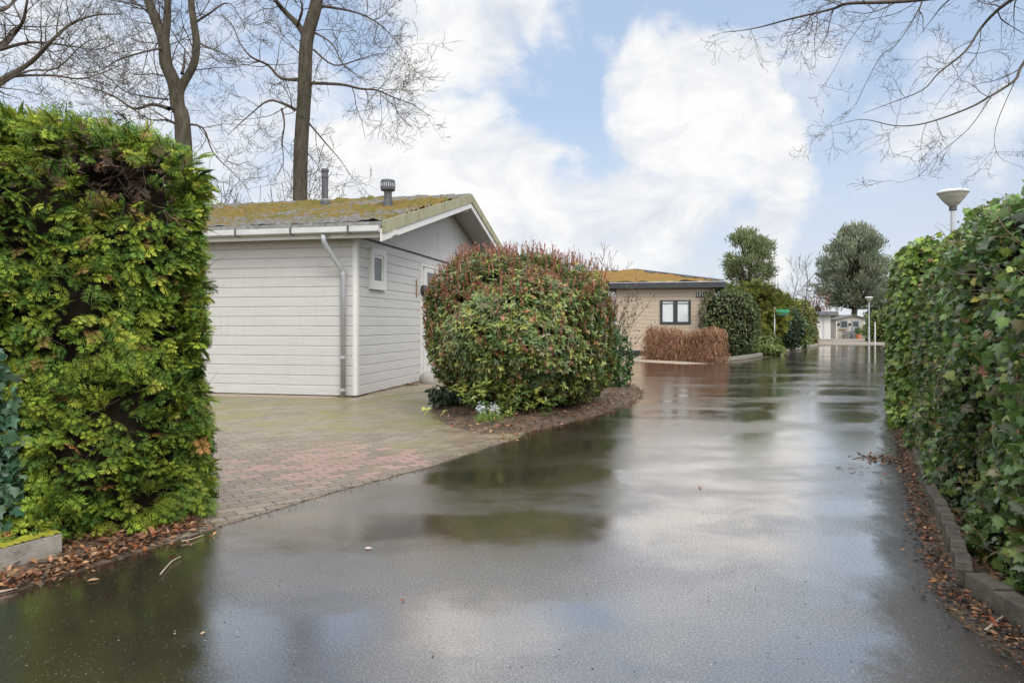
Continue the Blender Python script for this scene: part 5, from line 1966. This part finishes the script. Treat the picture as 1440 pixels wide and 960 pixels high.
def pine(label, Y, u, v_top, v_low, hw, seed, cols, n_big, per, spread, ts, shape):
    """needle clumps carried on limbs; shape(f) gives the half width (share of hw) at share f of crown height"""
    r = np.random.default_rng(seed)
    b = P(u, 0, Y) * np.array([1, 1, 0])
    zt, zl = H + (V0 - v_top) / FPX * Y, H + (V0 - v_low) / FPX * Y
    W = hw / FPX * Y
    e = empty('pine_tree', b, label, 'tree')
    tr = np.array(smoothline([b - UP * .2, b + UP * zl * .6, b + np.array([.1, 0, zl]), b + np.array([.25, 0, zl + (zt - zl) * .5]), b + np.array([0, 0, zl + (zt - zl) * .9])], 4))
    tubes('trunk', [(tr, np.interp(tr[:, 2], [0, zl, zt], [W * .085, W * .07, .03]))], M['bark'], e)
    lines, cl, dr_ = [], [], []
    ph = r.uniform(0, 6.28)
    for i in range(n_big):
        f = r.uniform(0, 1) ** .85
        a = r.uniform(0, 2 * np.pi)
        w = shape(f) * W * (1 + .13 * math.sin(2 * a + ph) + .10 * math.sin(3 * a + 5 * f)) * r.uniform(.8, 1.1)
        rr = w * r.uniform(.12, 1) ** .5
        big_tip = b + np.array([math.cos(a) * rr, math.sin(a) * rr, zl + (zt - zl) * f])
        for j in range(per):
            tip = big_tip + r.normal(0, 1, 3) * W * spread * np.array([1, 1, .55])
            cl.append(tip)
            out = tip - (b + UP * (zl + (zt - zl) * .3))
            dr_.append(nrm(nrm(out) * .8 + np.array([0, 0, .6])))
        zs_ = zl * .72 + (big_tip[2] - zl * .72) * .42
        st = np.array([np.interp(zs_, tr[:, 2], tr[:, 0]), np.interp(zs_, tr[:, 2], tr[:, 1]), zs_])
        L = np.array(smoothline([st, st * .45 + big_tip * .55 + UP * -.25, big_tip], 4))
        lines.append((L, np.linspace(W * .024, .02, len(L))))
    tubes('branches', lines, M['bark'], e)
    cl, dr_ = np.array(cl), np.array(dr_)
    k = 20
    pos = np.repeat(cl, k, 0) + r.normal(0, ts * .33, (len(cl) * k, 3))
    ax = nrm(np.repeat(dr_, k, 0) + rdir(len(pos)) * .6)
    c = palette(len(cl), cols, [1] * len(cols), .25)
    V, F, C = scatter(NEEDLE, pos, ax, rdir(len(pos)), ts * rng.uniform(.5, 1.1, len(pos)) * .8, np.repeat(c, k, 0) * rng.uniform(.85, 1.15, (len(pos), 1)))
    big('crown', V, F, M['needle'], e, C)
    return e


pine('big round headed grey green pine towering behind the garden shed', 76, 1201, 326, 428, 52, 5, [(.19, .225, .145), (.25, .28, .18), (.155, .185, .12), (.30, .32, .22)], 170, 6, .085, .8,
     lambda f: np.interp(f, [0, .12, .3, .55, .8, 1], [.95, 1.0, 1.0, .93, .68, .2]))
pine('smaller loose crowned green pine behind the golden conifer shrubs', 58, 1052, 331, 394, 34, 9, [(.20, .235, .11), (.26, .29, .14), (.16, .19, .095)], 46, 8, .12, .62,
     lambda f: np.interp(f, [0, .15, .35, .6, .85, 1], [.75, 1.0, 1.0, .86, .62, .25]))

# ------------------------------------------------------------------ kerbs at the hedges, block, litter
kb = empty('kerb_block', G(40, 795), 'moss topped concrete kerb block among dead leaves at the hedge foot', 'kerb')
q0, q1 = G(-35, 813), G(88, 779)
dd = q1 - q0
nn_ = nrm(np.array([-dd[1], dd[0], 0]))
MB().box(q0 - UP * .03, dd, nn_ * .10, UP * .155).build('block', M['concrete'], kb, bevel=.008)
NX = 60
x = np.linspace(0, 1, NX)
yv = np.linspace(0, 1, 10)
X, Yg = np.meshgrid(x, yv, indexing='ij')
Pt = (q0 + UP * .127)[None, None] + X[..., None] * dd + (Yg[..., None] * 1.04 - .02) * nn_ * .10
Pt = Pt.reshape(-1, 3)
Pt[:, 2] += .004 + .006 * snoise(Pt, 60, 3) + .004 * snoise(Pt, 140, 4)
idx = np.arange(NX * 10).reshape(NX, 10)
F = np.stack([idx[:-1, :-1], idx[1:, :-1], idx[1:, 1:], idx[:-1, 1:]], -1).reshape(-1, 4)
big('moss_cap', Pt, F, M['moss'], kb)


def brick_run(pts, name, h=.105, w=.10, L=.20):
    pts = [np.array([p[0], p[1], 0.]) for p in pts]
    cum = np.concatenate([[0], np.cumsum([np.linalg.norm(b - a) for a, b in zip(pts[:-1], pts[1:])])])
    m = MB()
    n = int(cum[-1] / (L + .006))
    xs, ys = [p[0] for p in pts], [p[1] for p in pts]
    for i in range(n):
        s0, s1 = i * (L + .006), i * (L + .006) + L
        a = np.array([np.interp(s0, cum, xs), np.interp(s0, cum, ys), -.03])
        b = np.array([np.interp(s1, cum, xs), np.interp(s1, cum, ys), -.03])
        d = b - a
        nrm_ = nrm(np.array([d[1], -d[0], 0]))
        j = random.uniform(-.006, .006)
        m.box(a + nrm_ * j, d, nrm_ * w, UP * (h + .03 + random.uniform(-.006, .006)))
    return tag(m.build(name, M['kerb_brick'], bevel=.006), kind='structure')


brick_run([(2.285, 3.50), (2.70, 4.25), (3.22, 5.30), (3.98, 6.75), (5.06, 8.75)], 'kerb', .10, .075, .095)
brick_run([(2.245, .6), (2.235, 2.0), (2.25, 3.44)], 'kerb', .115, .10, .21)

DEAD = [(.21, .095, .042), (.30, .16, .08), (.13, .065, .038), (.36, .21, .115), (.25, .085, .035), (.085, .06, .042)]
DW = [4, 3, 4, 2, 2, 4]


def litter(name, pos, size, cols=DEAD, w=DW, flat=.55, tmpl=SMALL):
    n = len(pos)
    y = rdir(n) * np.array([1, 1, .3])
    z = rdir(n) * flat + np.array([0, 0, 1.0])
    V, F, C = scatter(tmpl, pos, y, z, size * rng.uniform(.4, 1.4, n), palette(n, cols, w, .3))
    V[:, 2] = np.maximum(V[:, 2], .003)
    return tag(big(name, V, F, M['litter'], None, C), kind='stuff')


def along(pts, n, w, skew=0.0):
    pts = np.array([p[:2] for p in pts])
    seg = np.linalg.norm(np.diff(pts, axis=0), axis=1)
    cum = np.concatenate([[0], np.cumsum(seg)])
    l = rng.uniform(0, cum[-1], n)
    x, y = np.interp(l, cum, pts[:, 0]), np.interp(l, cum, pts[:, 1])
    x2, y2 = np.interp(l + .05, cum, pts[:, 0]) - np.interp(l - .05, cum, pts[:, 0]), np.interp(l + .05, cum, pts[:, 1]) - np.interp(l - .05, cum, pts[:, 1])
    t = nrm(np.stack([x2, y2], -1))
    o = rng.normal(skew, 1, n) * w
    return np.stack([x + t[:, 1] * o, y - t[:, 0] * o, rng.uniform(.004, .03, n)], -1)


# leaves below the conifer hedge, a drift against the asphalt edge
pos = along([(-3.3, 3.0)] + [tuple(G(*q)[:2]) for q in [(0, 828), (90, 804), (170, 776), (240, 752), (275, 735)]], 1500, .07, -.3)
pos[:, 2] += .012
l2_ = along([(-3.5, 3.5), (-3.05, 4.05), (-2.25, 4.78)], 2600, .20, .2)
litter('fallen_leaves', np.concatenate([pos, l2_]), .045)
# strip between asphalt and brick kerb on the right
st = [(2.16, 1.0), (2.15, 2.6), (2.20, 3.4), (2.40, 3.85), (2.66, 4.4), (3.14, 5.3), (3.93, 6.8), (5.03, 8.8), (6.68, 11.8), (9.7, 17.3)]
pos = along(st, 7500, .05)
litter('fallen_leaves', pos, .032, DEAD + [(.05, .045, .04), (.09, .08, .07)], DW + [6, 5])
pos = along([(2.02, 1.4), (2.06, 2.4), (2.14, 3.1), (2.24, 3.5)], 1900, .075)
litter('grit', pos, .024, DEAD + [(.05, .045, .04), (.09, .08, .07), (.035, .03, .028)], DW + [10, 9, 10], .7)
pos = along([tuple(G(*q)[:2]) for q in [(1268, 652), (1240, 645), (1215, 640)]], 170, .10)
pos = np.concatenate([pos, along([tuple(G(*q)[:2]) for q in [(1262, 660), (1215, 668), (1195, 655)]], 24, .14), along([tuple(G(*q)[:2]) for q in [(1240, 560), (1242, 600), (1248, 640)]], 70, .12), along([tuple(G(*q)[:2]) for q in [(1236, 520), (1240, 550)]], 40, .25)])
litter('fallen_leaves', pos * np.array([1, 1, .3]), .05, DEAD, DW, .25)
pos = along([(2.45, .8), (2.42, 3.2), (2.72, 3.85), (3.3, 5.0)], 900, .08)
pos[:, 2] += .01
litter('fallen_leaves', pos, .05)
# leaf litter in the planting bed
ang = rng.uniform(0, 6.28, 2200)
ridx = (ang / 6.2832 * len(ring)).astype(int) % len(ring)
rr = rng.uniform(.45, 1.04, 2200) ** .6
pos = cen + (np.array(ring)[ridx] - cen) * rr[:, None]
pos[:, 2] = np.interp(rr, [.2, .5, .8, .96, 1.0], [.16, .13, .08, .045, .012]) + rng.uniform(.0, .02, 2200)
litter('fallen_leaves', pos, .05)
pos = along([tuple(hp(-.06, t_, 0)[:2]) for t_ in (.2, 1.5, 2.4)], 60, .06)
pos = np.concatenate([pos, along([tuple(hp(-.12, t_, 0)[:2]) for t_ in (2.2, 2.6)], 120, .09)])
litter('fallen_leaves', pos + UP * .012, .05)
ed = [tuple(G(*q)[:2]) for q in [(262, 752), (300, 743), (422, 706), (488, 687), (600, 657), (702, 624), (740, 609), (800, 592), (860, 576), (893, 563)]]
pos = along(ed, 1500, .07)
litter('grit', pos * np.array([1, 1, .3]) + UP * .008, .017, [(.16, .14, .12), (.10, .07, .05), (.26, .22, .17), (.05, .04, .035), (.20, .10, .05)], [3, 4, 2, 4, 1.5], .4)
pos = along(ed[5:], 420, .10)
litter('fallen_leaves', pos * np.array([1, 1, .3]) + UP * .012, .04)
# crumbs and bits on the wet asphalt and paving
m = 260
uu, vv = rng.uniform(120, 1230, m), rng.uniform(580, 950, m)
pos = np.array([G(a, c) for a, c in zip(uu, vv)]) + UP * .012
litter('grit', pos, .012, [(.16, .14, .12), (.08, .06, .05), (.30, .27, .22), (.05, .04, .035)], [3, 4, 1.5, 4], .4)


# countable leaves and twigs lying on the lane
def one_leaf(u, v, size, col, label, rot, grp=None):
    c = G(u, v) + UP * .006
    y = np.array([[math.cos(rot), math.sin(rot), .12]])
    V, F, C = scatter(OVAL, c[None], y, np.array([[.1, -.2, 1.]]), np.array([size]), np.array([col]), OVAL_C)
    V = V * 1.0
    o = big('fallen_leaf', V, F, M['litter'], None, C)
    sm = o.modifiers.new('thickness', 'SOLIDIFY')
    sm.thickness = .0012
    return tag(o, label, 'leaf', grp)


one_leaf(122, 818, .060, (.42, .27, .14), 'pale tan dead leaf on the dark wet asphalt below the twig', .5)
one_leaf(982, 687, .062, (.24, .12, .08), 'reddish brown dead leaf alone in the middle of the wet lane', .9)
one_leaf(1307, 819, .075, (.50, .24, .09), 'orange dead leaf on the litter beside the brick kerb corner', .4)
one_leaf(1350, 862, .07, (.44, .26, .13), 'light brown curled leaf on the grit by the turned kerb', 2.2)
one_leaf(282, 893, .028, (.45, .33, .18), 'tiny yellowish leaf scrap on the foreground asphalt', 1.2)
one_leaf(512, 772, .05, (.55, .44, .38), 'small pale pinkish leaf lying in the house reflection', .1)
one_leaf(562, 846, .03, (.20, .07, .04), 'small dark red leaf scrap on the grey wet asphalt', .6)


def one_twig(pts, r, label):
    L = np.array(smoothline([G(u, v) + UP * (.008 + r) for u, v in pts], 4))
    return tag(tubes('twig', [(L, np.linspace(r, r * .5, len(L)))], mottled('pale_twig', (.36, .27, .20), (.48, .38, .29), .6, 20), None, 6), label, 'twig')


one_twig([(225, 811), (234, 800), (243, 791), (254, 785)], .0045, 'pale bent twig on the dark asphalt near the hedge')
one_twig([(255, 763), (270, 760), (288, 754)], .004, 'thin straight twig where asphalt meets the paving')
one_twig([(-12, 838), (8, 834), (25, 830)], .007, 'thick pale stick at the edge of the asphalt by the kerb block')
one_twig([(1385, 893), (1400, 880), (1415, 868)], .009, 'mossy broken stick leaning over the turned brick kerb')
